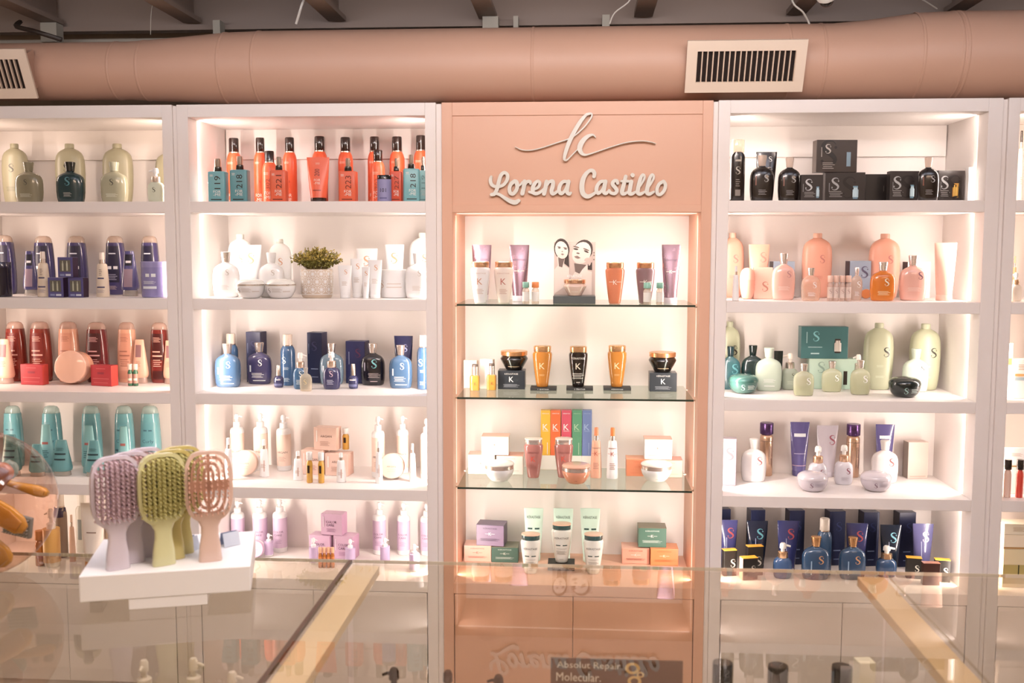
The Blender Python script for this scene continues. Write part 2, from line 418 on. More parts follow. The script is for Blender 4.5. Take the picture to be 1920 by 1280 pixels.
strokes('letter', [([(175, 270), (165, 300), (160, 360), (190, 430), (270, 465), (370, 455), (450, 400), (500, 310), (495, 230), (435, 190), (370, 240), (335, 340), (305, 460), (270, 560), (230, 610), (180, 620)], [50, 65, 70, 68, 60, 60, 66, 72, 70, 66, 72, 76, 78, 74, 70, 66]),
                   ([(190, 615), (270, 600), (350, 625), (450, 690), (560, 750), (650, 775), (725, 740)], [62, 55, 58, 70, 84, 92, 72])], *A1)
strokes('letter', [([(640, 360), (575, 410), (540, 500), (560, 590), (620, 600), (680, 530), (700, 440), (680, 370), (640, 358)], 74), ([(665, 400), (690, 450), (750, 435), (800, 380)], 40)], *A1)
strokes('letter', [([(845, 365), (830, 470), (800, 600)], 84), ([(850, 420), (895, 370), (950, 365), (965, 405)], [60, 62, 62, 56])], *A1)
strokes('letter', [([(1040, 520), (1120, 475), (1150, 400), (1110, 360), (1045, 410), (1005, 510), (1030, 590), (1100, 600), (1180, 560), (1230, 510)], [50, 56, 62, 62, 72, 78, 74, 66, 56, 46]), ([(940, 570), (1010, 590)], 50)], *A1)
strokes('letter', [([(1285, 370), (1265, 480), (1235, 605)], 82), ([(1290, 440), (1340, 375), (1410, 365), (1410, 450), (1385, 550), (1405, 605), (1460, 590), (1510, 550)], [50, 60, 74, 80, 78, 74, 60, 46])], *A1)
strokes('letter', [([(1700, 370), (1620, 370), (1555, 440), (1535, 540), (1575, 600), (1640, 560), (1690, 460)], [60, 66, 72, 76, 74, 58, 50]), ([(1725, 370), (1700, 480), (1695, 570), (1735, 610), (1770, 590)], [80, 80, 78, 70, 50])], *A1)
strokes('letter', [([(415, 270), (425, 210), (390, 160), (330, 160), (250, 230), (195, 340), (175, 470), (200, 600), (285, 660), (380, 630), (460, 575)], [74, 76, 72, 70, 82, 94, 98, 98, 84, 66, 50])], *A2)
strokes('letter', [([(625, 365), (550, 375), (485, 450), (465, 545), (505, 595), (565, 555), (615, 460)], [60, 66, 72, 76, 72, 56, 50]), ([(645, 370), (622, 480), (612, 570), (655, 600), (710, 560)], [80, 80, 78, 68, 50])], *A2)
strokes('letter', [([(885, 405), (870, 355), (815, 360), (785, 420), (840, 490), (872, 550), (830, 605), (750, 590), (720, 545)], [60, 62, 66, 72, 74, 72, 64, 60, 56])], *A2)
strokes('letter', [([(1045, 275), (1010, 420), (975, 580), (1015, 610), (1080, 580)], [74, 80, 82, 68, 46]), ([(960, 365), (1090, 362)], 46)], *A2)
strokes('letter', [([(1155, 375), (1135, 490), (1120, 590), (1165, 612), (1240, 575)], [80, 80, 80, 68, 46]), ([(1178, 245), (1184, 252)], 78), ([(1070, 375), (1150, 362)], 40)], *A2)
for dx in (0, 182):
    strokes('letter', [([(1290 + dx, 520), (1360 + dx, 420), (1410 + dx, 320), (1412 + dx, 260), (1375 + dx, 245), (1335 + dx, 320), (1300 + dx, 460), (1285 + dx, 580), (1335 + dx, 615), (1420 + dx, 575)], [30, 38, 44, 46, 56, 70, 78, 80, 68, 46])], *A2)
strokes('letter', [([(1785, 375), (1710, 420), (1665, 520), (1680, 610), (1740, 620), (1810, 540), (1830, 440), (1800, 380), (1780, 374)], 66)], *A2)
A3 = (955, 205, 6.857)
strokes('monogram', [([(80, 488), (160, 522), (270, 530), (420, 500), (600, 442), (760, 392), (860, 335), (970, 235), (1050, 125), (1048, 80), (990, 90)], [8, 10, 11, 11, 12, 14, 15, 16, 18, 22, 34]),
                     ([(1040, 78), (985, 95), (910, 180), (830, 310), (770, 430), (725, 560), (710, 640), (740, 655), (800, 600), (880, 520)], [14, 34, 48, 52, 52, 46, 34, 20, 15, 14]),
                     ([(1105, 372), (1070, 342), (1000, 365), (935, 430), (905, 505), (930, 570), (985, 590), (1100, 560), (1300, 495), (1500, 440), (1690, 422), (1800, 435), (1870, 455)], [12, 24, 46, 62, 64, 46, 24, 14, 11, 11, 10, 9, 7])], *A3)
# ------------------------------------------------ photo display and plant
# ------------------------------------------------ products
# silhouettes: (height, half width) of each kind as fractions of total height / half of total width
PROF = {
 'litre': [(0, .70), (.012, .79), (.06, .85), (.15, .91), (.3, .97), (.5, 1), (.65, .99), (.74, .96), (.80, .90), (.85, .78), (.885, .60), (.91, .40), (.925, .27)],
 'flask': [(0, .78), (.012, .86), (.04, .91), (.12, .96), (.26, 1), (.46, 1), (.56, .97), (.625, .90), (.67, .79), (.705, .63), (.73, .45), (.755, .29), (.77, .24)],
 'jarbowl': [(0, .48), (.02, .60), (.07, .71), (.18, .84), (.33, .94), (.48, .985), (.62, 1)],
 'bath': [(0, .54), (.012, .60), (.1, .66), (.3, .78), (.5, .89), (.68, .97), (.78, 1), (.82, .985), (.845, .9), (.86, .8)],
 'can': [(0, .93), (.008, 1), (.62, 1), (.68, .97), (.73, .87), (.765, .72), (.79, .62)],
 'yuna': [(0, .84), (.012, .91), (.08, .97), (.2, 1), (.4, .985), (.6, .93), (.75, .87), (.87, .80), (.885, .76)],
 'cond': [(.13, .84), (.145, .92), (.19, .99), (.24, 1), (.45, .87), (.7, .71), (.93, .57), (.985, .54), (1, .5)],
 'slim': [(0, .96), (.01, 1), (.08, 1), (.35, .93), (.6, .82), (.72, .74), (.745, .6)],
 'pump': [(0, .94), (.01, 1), (.70, 1), (.735, .93), (.755, .75), (.765, .52)],
 'tube': [(.10, .68), (.3, .78), (.55, .88), (.8, .96), (.985, 1), (1, 1)],
 'spraybox': [(0, .97), (.01, 1), (.675, 1), (.69, .96), (.70, .86)],
 'tub': [(0, .93), (.015, .99), (.05, 1), (.84, 1)],
 'vial': [(0, .9), (.02, 1), (.6, 1), (.68, .85), (.72, .62), (.76, .62)],
 'dropper': [(0, .94), (.015, 1), (.50, 1), (.56, .92), (.585, .6)],
 'minipump': [(0, .78), (.015, .86), (.08, .95), (.25, 1), (.42, .98), (.50, .90), (.555, .72), (.585, .5)],
 'nail': [(0, .8), (.03, .9), (.2, 1), (.4, .98), (.48, .75), (.52, .5)],
 'oval': [(0, .95), (.01, 1), (.72, 1), (.76, .9), (.8, .6)],
}
DEP = {'litre': .58, 'flask': .50, 'jarbowl': 1, 'bath': .72, 'can': 1, 'yuna': .62, 'cond': .62, 'slim': .8, 'pump': 1, 'tube': .55,
       'spraybox': .72, 'tub': 1, 'vial': 1, 'dropper': 1, 'minipump': .7, 'nail': 1, 'krjar': 1, 'krbowl': 1, 'disc': .5, 'carton': 1, 'plinth': 1, 'oval': .6}
EXP = {'litre': 2.5, 'flask': 2.7, 'bath': 2.3, 'yuna': 2.4, 'cond': 2.3, 'spraybox': 7, 'tube': 2, 'minipump': 2.6, 'oval': 2.6}
NAME = {'litre': ('litre_bottle', 'bottle'), 'flask': ('shampoo_bottle', 'bottle'), 'jarbowl': ('hair_mask_jar', 'jar'), 'bath': ('tapered_shampoo_bottle', 'bottle'),
        'can': ('spray_can', 'spray can'), 'yuna': ('domed_cap_bottle', 'bottle'), 'cond': ('conditioner_bottle', 'bottle'), 'slim': ('slim_spray_bottle', 'spray bottle'),
        'pump': ('pump_bottle', 'pump bottle'), 'tube': ('squeeze_tube', 'tube'), 'spraybox': ('square_spray_bottle', 'spray bottle'), 'tub': ('screw_top_tub', 'tub'),
        'vial': ('ampoule_vial', 'vial'), 'dropper': ('oil_bottle', 'bottle'), 'minipump': ('mini_pump_bottle', 'pump bottle'), 'nail': ('tiny_serum_bottle', 'bottle'),
        'krjar': ('hair_mask_jar', 'jar'), 'krbowl': ('hair_mask_jar', 'jar'), 'disc': ('round_jar', 'jar'), 'carton': ('carton', 'box'), 'plinth': ('display_plinth', 'plinth'), 'oval': ('oval_bottle', 'bottle')}

def make(kind, x, y, z, w, h, rz, st, label, group):
    nm, cat = NAME[kind]
    nm = st.get('name', nm); cat = st.get('cat', cat)
    rx = w / 2; ry = rx * st.get('dep', DEP[kind]); e = st.get('e', EXP.get(kind, 2.0))
    t = thing(nm, label, cat, (x, y, z), math.radians(rz), group)
    body = mat(st.get('b', 'F3E4DA')); cap = mat(st.get('c', 'F3E4DA'))
    front = lambda X, Z: -ry
    if kind in PROF:
        pr = PROF[kind]
        secs = []
        for zf, rf in pr:
            if kind == 'tube':
                k = (zf - .10) / .9
                secs.append((zf * h, rx * rf, max(rx * .66 * (1 - k ** 1.15), .0022)))
            elif kind == 'cond':
                k = max(0, (zf - .24) / .76)
                secs.append((zf * h, rx * rf, ry * (1 - .55 * k) * min(1, rf + .1)))
            elif kind in ('litre', 'flask', 'minipump', 'yuna', 'bath', 'oval'):
                n_ = pr[-1][1] * rx
                secs.append((zf * h, rx * rf, max(min(ry * (rf ** .8), rx * rf), min(n_, rx * rf) * .95)))
            else:
                secs.append((zf * h, rx * rf, ry * rf if kind != 'spraybox' else ry * rf))
        if kind == 'tube' and st.get('tilt'): pass
        bm = bmesh.new(); loft(bm, secs, e, 28)
        bo = obj(st.get('bn', 'body'), bm, body, t, 45)
        if st.get('liq'):                              # coloured contents inside a clear bottle
            lt, lc = st['liq']
            s2 = [(a[0] * .98 + .002, a[1] * .9, a[2] * .9) for a in secs if a[0] <= lt * h] or secs[:3]
            s2 = [s for s in s2 if s[1] > rx * .3]
            last = s2[-1]; s2.append((lt * h, last[1], last[2]))
            bm = bmesh.new(); loft(bm, s2, e, 20); obj('contents', bm, mat(lc), t, 45)
        def front(X, Z, secs=secs, e=e):
            Z = min(max(Z, secs[0][0]), secs[-1][0])
            for a, b in zip(secs, secs[1:]):
                if a[0] <= Z <= b[0]:
                    k = (Z - a[0]) / max(1e-9, b[0] - a[0]); RX = a[1] + (b[1] - a[1]) * k; RY = a[2] + (b[2] - a[2]) * k
                    break
            return -RY * max(0, 1 - min(1, abs(X / RX)) ** e) ** (1 / e)
    def capo(name, secs, mt, ee=2.0, n=24, sm=40, par=t):
        bm = bmesh.new(); loft(bm, [(a * h, b * rx, (c if c is not None else b) * rx) for a, b, c in secs], ee, n)
        return obj(name, bm, mt, par, sm)
    if kind == 'litre':
        capo('cap', [(.925, .28, None), (.93, .30, None), (.985, .30, None), (1, .27, None)], cap)
    elif kind == 'flask':
        cc = st.get('c2', st.get('c', 'F3E4DA'))
        capo('cap', [(.765, .25, None), (.775, .29, None), (.88, .33, None), (.96, .37, None), (.99, .37, None), (1, .33, None)], mat(cc))
    elif kind == 'jarbowl':
        capo('lid', [(.62, 1.0, None), (.63, 1.02, None), (.70, 1.01, None), (.78, .97, None), (.86, .88, None), (.93, .72, None), (.98, .45, None), (1, .1, None)], cap)
        if st.get('ring'): capo('ring', [(.66, 1.03, None), (.72, 1.03, None)], mat(st['ring']))
    elif kind == 'oval':
        f_ = st.get('capw', .62)
        capo('cap', [(.79, f_ * .97, f_ * .97 * (1 if e == 2 else .62)), (.80, f_, f_ * (1 if e == 2 else .62)), (.985, f_, f_ * (1 if e == 2 else .62)), (1, f_ * .93, f_ * .93 * (1 if e == 2 else .62))], cap, e)
    elif kind == 'bath':
        capo('cap', [(.85, .82, .66), (.86, .88, .72), (.868, .9, .74), (.985, .9, .74), (1, .84, .68)], cap, 2.3, 28)
        if st.get('top'): capo('cap_top', [(.975, .92, .76), (.995, .92, .76), (1.005, .8, .66)], mat(st['top']), 2.3, 28)
    elif kind == 'can':
        capo('cap', [(.785, .63, None), (.79, .66, None), (.985, .65, None), (1, .58, None)], cap)
        capo('collar', [(.775, .69, None), (.792, .69, None)], mat('x:C9B8A8'))
    elif kind == 'yuna':
        capo('cap', [(.88, .79, .50), (.89, .80, .51), (.95, .73, .46), (.985, .58, .38), (1, .35, .24)], cap, 2.4)
    elif kind == 'cond':
        capo('cap', [(0, .84, .52), (.01, .86, .55), (.125, .80, .50), (.135, .78, .48)], cap, 2.3)
    elif kind == 'slim':
        capo('collar', [(.74, .42, None), (.84, .42, None)], mat('x:E6DAD0')); capo('cap', [(.84, .40, None), (.985, .36, None), (1, .3, None)], cap)
    elif kind == 'tube':
        capo('cap', [(0, .66, .64), (.01, .70, .66), (.095, .70, .66), (.10, .68, .64)], cap)
    elif kind == 'spraybox':
        capo('collar', [(.69, .42, None), (.70, .44, None), (.80, .40, None), (.81, .34, None)], mat('c:1E1512'))
        bm = bmesh.new(); loft(bm, [(.81 * h, .26 * rx, .3 * rx), (.93 * h, .27 * rx, .36 * rx), (1 * h, .22 * rx, .26 * rx)], 3, 16)
        box(bm, -.05 * rx, .05 * rx, -.5 * rx, 0, .93 * h, .96 * h)
        obj('spray_nozzle', bm, mat('9C8B80'), t, 40)
        capo('overcap', [(.81, .38, None), (.99, .36, None), (1, .3, None)], mat('g:FFF4EC'))
    elif kind == 'tub':
        capo('lid', [(.84, 1.01, None), (.985, 1.01, None), (1, .97, None)], cap)
    elif kind == 'vial':
        capo('cap', [(.74, .92, None), (.75, .97, None), (.985, .97, None), (1, .9, None)], cap)
        if st.get('lab'): capo('label_band', [(.12, 1.01, None), (.55, 1.01, None)], mat(st['lab']))
    elif kind == 'dropper':
        capo('collar', [(.58, .62, None), (.9, .60, None)], mat(st.get('k', 'x:EDE2DA')))
        capo('cap', [(.9, .60, None), (.985, .60, None), (1, .5, None)], cap)
    elif kind == 'nail':
        capo('cap', [(.52, .40, None), (.53, .5, None), (.98, .42, None), (1, .36, None)], cap)
    elif kind in ('pump', 'minipump'):
        b0 = .765 if kind == 'pump' else .585
        k = (1 - b0)
        capo('collar', [(b0 - .005, .50, None), (b0 + .01, .54, None), (b0 + .38 * k, .52, None), (b0 + .42 * k, .40, None)], mat(st.get('k', st.get('c', 'F3E4DA'))))
        bm = bmesh.new()
        loft(bm, [((b0 + .4 * k) * h, .22 * rx, .22 * rx), ((b0 + .62 * k) * h, .2 * rx, .2 * rx), ((b0 + .64 * k) * h, .36 * rx, .36 * rx), ((b0 + .9 * k) * h, .34 * rx, .34 * rx), (h, .22 * rx, .22 * rx)], 2, 16)
        sx = st.get('spout', -1)
        tube_path(bm, [(0, 0, (b0 + .8 * k) * h), (sx * .45 * rx, 0, (b0 + .82 * k) * h), (sx * .8 * rx, 0, (b0 + .76 * k) * h)] if sx in (1, -1) else
                  [(0, 0, (b0 + .8 * k) * h), (0, -.5 * rx, (b0 + .82 * k) * h), (0, -.75 * rx, (b0 + .76 * k) * h)], .15 * rx, 8, .10 * rx)
        obj('pump_head', bm, cap, t, 40)
        if st.get('band'):
            capo('label_band', [(.09, 1.012, None), (.66, 1.012, None)], mat(st['band']))
    elif kind == 'krjar':
        secs = [(0, .52, None), (.02, .58, None), (.1, .64, None), (.3, .80, None), (.5, .95, None), (.58, 1, None), (.63, .98, None), (.72, .9, None), (.77, .86, None)]
        capo('body', secs, body, 2, 32, 30)
        capo('lid', [(.77, .9, None), (.775, .95, None), (.97, .97, None), (1, .93, None)], cap)
        front = lambda X, Z: -math.sqrt(max(0, (rx * (.64 + .62 * (Z / h - .1))) ** 2 - X * X)) - .001
    elif kind == 'krbowl':
        secs = [(0, .50, None), (.02, .58, None), (.12, .70, None), (.3, .86, None), (.45, .95, None), (.58, .99, None), (.64, .97, None)]
        capo('body', secs, body, 2, 32, 30)
        capo('ring', [(.64, .93, None), (.65, .97, None), (.82, .97, None), (.83, .94, None)], mat(st.get('ring', 'x:E9DDD6')))
        capo('lid', [(.83, .95, None), (.86, 1, None), (.91, .99, None), (.96, .9, None), (1, .62, None)], cap, 2, 32)
        front = lambda X, Z: -math.sqrt(max(0, (rx * (.70 + .55 * (Z / h - .12))) ** 2 - X * X)) - .001
    elif kind == 'disc':                               # jar propped on its side, lid to the front
        tl = math.radians(-8)
        for nm2, a, b, r0, mt in (('body', 0, .30, .97, body), ('lid', -.28, 0, 1.0, cap)):
            bm = bmesh.new()
            loft(bm, [(-b * w, r0 * rx * .96, r0 * rx * .96), (-b * w + .003, r0 * rx, r0 * rx), (-a * w - .003, r0 * rx, r0 * rx), (-a * w, r0 * rx * .94, r0 * rx * .94)], 2, 40)
            bmesh.ops.transform(bm, matrix=Matrix.Translation((0, 0, .537 * w)) @ Matrix.Rotation(tl, 4, 'X') @ Matrix.Rotation(math.radians(90), 4, 'X'), verts=bm.verts)
            obj(nm2, bm, mt, t, 40)
        def front(X, Z): return -.28 * w / math.cos(tl) + (Z - .537 * w) * math.tan(-tl) - .001
    elif kind == 'carton':
        dp = st.get('d', w) ; ry = dp / 2
        bm = bmesh.new(); box(bm, -rx, rx, -ry, ry, 0, h, bev=.0012)
        obj('box_body', bm, body, t)
        if st.get('lid'): BX('lid', mat(st['lid']), t, -rx - .0006, rx + .0006, -ry - .0006, ry + .0006, h - .0012, h + .0008)
        if st.get('foot'): BX('base_band', mat(st['foot'][1]), t, -rx - .0006, rx + .0006, -ry - .0006, ry + .0006, .0003, st['foot'][0] * h)
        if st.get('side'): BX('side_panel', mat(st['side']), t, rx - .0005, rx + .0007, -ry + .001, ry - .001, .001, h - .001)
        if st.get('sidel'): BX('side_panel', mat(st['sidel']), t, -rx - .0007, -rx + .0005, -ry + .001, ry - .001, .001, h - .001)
        if st.get('win'):
            a, b, c, d, col = st['win']
            BX('window', mat(col), t, a * w, b * w, -ry - .001, -ry + .001, c * h, d * h)
            if st.get('amp'):
                for q in (a + .3 * (b - a), a + .7 * (b - a)):
                    bm = bmesh.new(); loft(bm, [((c + .05) * h, .05 * w, .003), ((d - .3 * (d - c)) * h, .05 * w, .003), ((d - .25 * (d - c)) * h, .025 * w, .002), ((d - .05) * h, .025 * w, .002)], 2, 12, q * w, -ry - .002)
                    obj('ampoule', bm, mat(st['amp']), t, 40)
        front = lambda X, Z: -ry - .0004
    elif kind == 'plinth':
        dp = st.get('d', w * .6); ry = dp / 2
        bm = bmesh.new(); box(bm, -rx, rx, -ry, ry, 0, h, bev=.001); obj('block', bm, body, t)
        front = lambda X, Z: -ry - .0004
    bycol = {}
    for ip, p in enumerate(st.get('p', ())):
        bycol.setdefault(p[4], []).append((p, ip))
    for col, L in bycol.items():
        bm = bmesh.new()
        for p, ip in L:
            s, xf, zf, hf = p[:4]; wf = p[5] if len(p) > 5 else None; ro = p[6] if len(p) > 6 else 0
            put_text(bm, s, xf * w, zf * h, hf * h, lambda X, Z, k_=ip: front(X, Z) - .00025 * k_, wf * w if wf else None, ro)
        obj('lettering' if any(not q[0].startswith('$') for q, _i in L) else 'printed_mark', bm, mat(col), t)
    return t
# how each product looks: b body, c cap, k collar, p printed marks (what, x, z, height, colour[, width, turn])
S0 = {'b': 'A4967A', 'c': 'A4967A', 'p': [('$S', 0.0, 0.6, 0.13, '4A463A'), ('$=', 0, 0.26, 0.07, '7E7A62', 0.45)]}
S1 = {'b': 'c:8A7E66', 'c': 'c:8A7E66', 'p': [('$S', 0.0, 0.5, 0.13, '4A463A'), ('$=', 0, 0.18, 0.08, 'CFC8B4', 0.45)]}
S2 = {'b': 'c:0E3A40', 'c': 'c:10181A', 'p': [('$S', 0.0, 0.52, 0.2, '3E93A0'), ('$=', 0, 0.2, 0.1, 'B8B0A8', 0.3)]}
S3 = {'b': 'c:B0A68C', 'c': 'c:BCB49C', 'p': [('$S', 0.0, 0.5, 0.15, '4A463A'), ('$=', 0, 0.18, 0.08, 'E4DECB', 0.45)]}
S4 = {'b': 'D9D4BE', 'c': 'F8F0E8', 'k': 'x:E8DCD4', 'p': [('$S', 0.0, 0.36, 0.14, '4A463A')], 'spout': -1}
S5 = {'b': 'c:4A3B78', 'c': 'g:F3E0D4:.45:E8D0C4', 'p': [('$#', 0, 0.52, 0.62, '2A2244', 0.62), ('$#', 0, 0.7, 0.02, 'D8CCE0', 0.35), ('$-', 0, 0.46, 0.05, 'F0E0E4', 0.5), ('$=', 0, 0.3, 0.1, 'B0A0C0', 0.45), ('$=', 0, 0.12, 0.06, 'C8A8B0', 0.4)]}
S6 = {'b': 'c:4E4384', 'c': 'g:EADFD8:.4:D8CCC4', 'p': [('$#', 0, 0.8, 0.25, '1E1A34', 0.42), ('$#', 0, 0.4, 0.4, '9C7C8C', 0.5), ('$#', 0, 0.76, 0.05, 'F0E0E4', 0.3)]}
S7 = {'b': 'E9CDB6', 'c': 'EFD4C6', 'p': [('$#', 0, 0.42, 0.03, '4A3F70', 0.5), ('$=', 0, 0.55, 0.14, '9A7F78', 0.25), ('$#', 0, 0.22, 0.03, '4A3F70', 0.6), ('$=', 0, 0.13, 0.07, 'A08C9C', 0.6)]}
S8 = {'b': '5B4C96', 'side': '3A1A3C', 'win': (-0.36, 0.36, 0.28, 0.86, '6E665A'), 'amp': 'B8AE96', 'p': [('$#', -0.2, 0.12, 0.1, '8F90C8', 0.3), ('$#', 0.2, 0.12, 0.1, 'D8D0E0', 0.35)], 'd': 0.035}
S9 = {'b': 'c:8E7CBE', 'c': 'c:9A88C8', 'p': [('$-', 0.05, 0.62, 0.09, 'F0E8F4', 0.4), ('$=', 0, 0.42, 0.08, 'E8E0F0', 0.5), ('$#', 0, 0.28, 0.07, 'E8E0F0', 0.55)]}
S10 = {'b': 'c:1E1430', 'c': 'c:2A1E44'}
S11 = {'b': 'c:8E2F24', 'c': 'g:F3D8CC:.5:E8C4B8', 'p': [('$#', 0, 0.6, 0.44, '7C2018', 0.6), ('$=', 0, 0.72, 0.08, 'E8A898', 0.4), ('$#', -0.05, 0.52, 0.02, 'E8A898', 0.4), ('$#', 0, 0.45, 0.025, 'E8A898', 0.52), ('$=', 0, 0.33, 0.12, 'E8A898', 0.45), ('$#', 0, 0.13, 0.14, '7C2018', 0.55)]}
S12 = {'b': 'c:EBA88E', 'c': 'g:F3D8CC:.5:E8C4B8', 'p': [('$#', 0, 0.6, 0.44, 'D89078', 0.6), ('$=', 0, 0.72, 0.08, 'A86858', 0.4), ('$#', -0.05, 0.52, 0.02, 'A86858', 0.4), ('$#', 0, 0.45, 0.025, 'A86858', 0.52), ('$=', 0, 0.33, 0.12, 'A86858', 0.45), ('$#', 0, 0.13, 0.14, 'D89078', 0.55)]}
S13 = {'b': 'c:6E2428', 'c': 'g:F3D8CC:.5:E8C4B8', 'p': [('$#', 0, 0.6, 0.44, '4A181C', 0.6), ('$=', 0, 0.72, 0.08, 'E0A0A0', 0.4), ('$#', -0.05, 0.52, 0.02, 'E0A0A0', 0.4), ('$#', 0, 0.45, 0.025, 'E0A0A0', 0.52), ('$=', 0, 0.33, 0.12, 'E0A0A0', 0.45), ('$#', 0, 0.13, 0.14, '4A181C', 0.55)]}
S14 = {'b': 'c:7A2420', 'c': 'g:F3D8CC:.5:E8C4B8', 'p': [('$#', 0, 0.6, 0.44, '4A1818', 0.6), ('$=', 0, 0.72, 0.08, 'E8A898', 0.4), ('$#', -0.05, 0.52, 0.02, 'E8A898', 0.4), ('$#', 0, 0.45, 0.025, 'E8A898', 0.52), ('$=', 0, 0.33, 0.12, 'E8A898', 0.45), ('$#', 0, 0.13, 0.14, '4A1818', 0.55)]}
S15 = {'b': 'F2B096', 'c': 'g:F8E4DC:.4:F0D0C4', 'p': [('$#', -0.02, 0.74, 0.28, '9A6A6C', 0.34), ('$=', 0, 0.45, 0.12, 'B88474', 0.3)]}
S16 = {'b': 'C8323A', 'side': 'D8473E', 'p': [('$#', 0, 0.84, 0.03, 'E87070', 0.45), ('$#', 0, 0.62, 0.1, 'A83040', 0.32), ('$#', 0, 0.36, 0.03, 'E87070', 0.8), ('$#', 0, 0.16, 0.025, 'E87070', 0.7)], 'd': 0.04}
S17 = {'b': 'C8323A', 'side': 'D8473E', 'p': [('$#', 0, 0.84, 0.03, 'E87070', 0.45), ('$#', 0, 0.62, 0.1, 'A83040', 0.32), ('$#', 0, 0.36, 0.03, 'E87070', 0.8), ('$#', 0, 0.16, 0.025, 'E87070', 0.7)], 'd': 0.045}
S18 = {'b': 'F0A888', 'c': 'c:F2B49A'}
S19 = {'b': 'c:1E7048', 'c': 'F0C8B4', 'lab': 'C88C7C', 'p': [('$#', 0, 0.3, 0.1, 'E8E0C8', 1)]}
S20 = {'b': 'c:56A9B4', 'c': 'g:E8F0EC:.5:C8DCD8', 'p': [('$#', 0, 0.5, 0.5, '4A9DAA', 0.7), ('$-', 0, 0.62, 0.025, '2E6E80', 0.42), ('Curly', 0, 0.44, 0.07, '20586C', 0.55), ('$#', 0, 0.3, 0.03, '20586C', 0.7)]}
S21 = {'b': '6FB6BA', 'c': '8CC8C8', 'p': [('$#', 0, 0.62, 0.05, 'A8605C', 0.4), ('$=', 0, 0.4, 0.15, '2E6E78', 0.5)]}
S22 = {'b': '4E9CA0', 'c': 'g:F0E4DC:.4:E0D4CC', 'p': [('$#', 0, 0.62, 0.045, '143C44', 0.55), ('$#', 0, 0.47, 0.045, '143C44', 0.55), ('$=', 0, 0.75, 0.08, '2A6468', 0.4)]}
S23 = {'b': 'D8CABC', 'c': 'EADCD0', 'e': 2.2, 'p': [('$#', -0.1, 0.4, 0.35, '8C8C88', 0.3)]}
S24 = {'b': '8A6F5C', 'c': 'F2DCCC', 'p': [('$#', 0, 0.7, 0.14, '38204A', 0.95)]}
S25 = {'b': 'F2DCCE', 'c': 'E8902E', 'p': [('$#', 0, 0.55, 0.02, 'A88878', 0.4)]}
S26 = {'b': 'EFD9C6', 'c': 'F4E0D4', 'band': 'E0A050'}
S27 = {'b': 'c:B86A20', 'c': 'D89048'}
S28 = {'b': 'D8A88C', 'c': 'E0B8A0'}
S29 = {'b': 'E0B898', 'c': 'E8C4A8'}
S30 = {'b': 'F0582A', 'c': 'c:2A140E', 'p': [('$=', -0.12, 0.62, 0.03, 'FFC8B0', 0.42), ('FOR', -0.02, 0.135, 0.05, 'FFD8C8', 0.5), ('-ME', -0.02, 0.07, 0.05, 'FFD8C8', 0.5), ('4', 0.08, 0.3, 0.16, 'B83C18', 0.08, 1)]}
S31 = {'b': 'F26236', 'c': 'c:2A140E', 'p': [('$=', -0.1, 0.56, 0.05, 'FFC8B0', 0.4), ('302', 0, 0.36, 0.2, 'B04428', 0.3, 1), ('FOR', 0, 0.19, 0.06, 'FFD8C8', 0.5), ('-ME', 0, 0.11, 0.06, 'FFD8C8', 0.5)]}
S32 = {'b': '5EB2BC', 'p': [('$=', -0.25, 0.6, 0.05, 'FFE4D8', 0.2), ('119', 0.08, 0.44, 0.3, '2A1A18', 0.34, 1), ('FOR', 0.05, 0.23, 0.06, 'FFE8E0', 0.42), ('-ME', 0.05, 0.16, 0.06, 'FFE8E0', 0.42), ('$#', 0, 0.05, 0.02, '2A1A18', 0.6)]}
S33 = {'b': '4E9FAA', 'p': [('$=', -0.25, 0.6, 0.05, 'FFE4D8', 0.2), ('218', 0.08, 0.44, 0.3, '1E1210', 0.34, 1), ('FOR', 0.05, 0.23, 0.06, 'FFE8E0', 0.42), ('-ME', 0.05, 0.16, 0.06, 'FFE8E0', 0.42), ('$#', 0, 0.05, 0.02, '1E1210', 0.6)]}
S34 = {'b': 'F2643E', 'p': [('$=', -0.25, 0.6, 0.05, 'FFE4D8', 0.2), ('221', 0.08, 0.44, 0.3, '6A1C10', 0.34, 1), ('FOR', 0.05, 0.23, 0.06, 'FFE8E0', 0.42), ('-ME', 0.05, 0.16, 0.06, 'FFE8E0', 0.42), ('$#', 0, 0.05, 0.02, '6A1C10', 0.6)]}
S35 = {'b': 'F2643E', 'p': [('$=', -0.25, 0.6, 0.05, 'FFE4D8', 0.2), ('223', 0.08, 0.44, 0.3, '7A2818', 0.34, 1), ('FOR', 0.05, 0.23, 0.06, 'FFE8E0', 0.42), ('-ME', 0.05, 0.16, 0.06, 'FFE8E0', 0.42), ('$#', 0, 0.05, 0.02, '7A2818', 0.6)]}
S36 = {'b': 'E8502E', 'p': [('$=', -0.25, 0.6, 0.05, 'FFE4D8', 0.2), ('227', 0.08, 0.44, 0.3, '7A2818', 0.34, 1), ('FOR', 0.05, 0.23, 0.06, 'FFE8E0', 0.42), ('-ME', 0.05, 0.16, 0.06, 'FFE8E0', 0.42), ('$#', 0, 0.05, 0.02, '7A2818', 0.6)]}
S37 = {'b': '66B8C0', 'p': [('$=', -0.25, 0.6, 0.05, 'FFE4D8', 0.2), ('218', 0.08, 0.44, 0.3, '1E1210', 0.34, 1), ('FOR', 0.05, 0.23, 0.06, 'FFE8E0', 0.42), ('-ME', 0.05, 0.16, 0.06, 'FFE8E0', 0.42), ('$#', 0, 0.05, 0.02, '1E1210', 0.6)]}
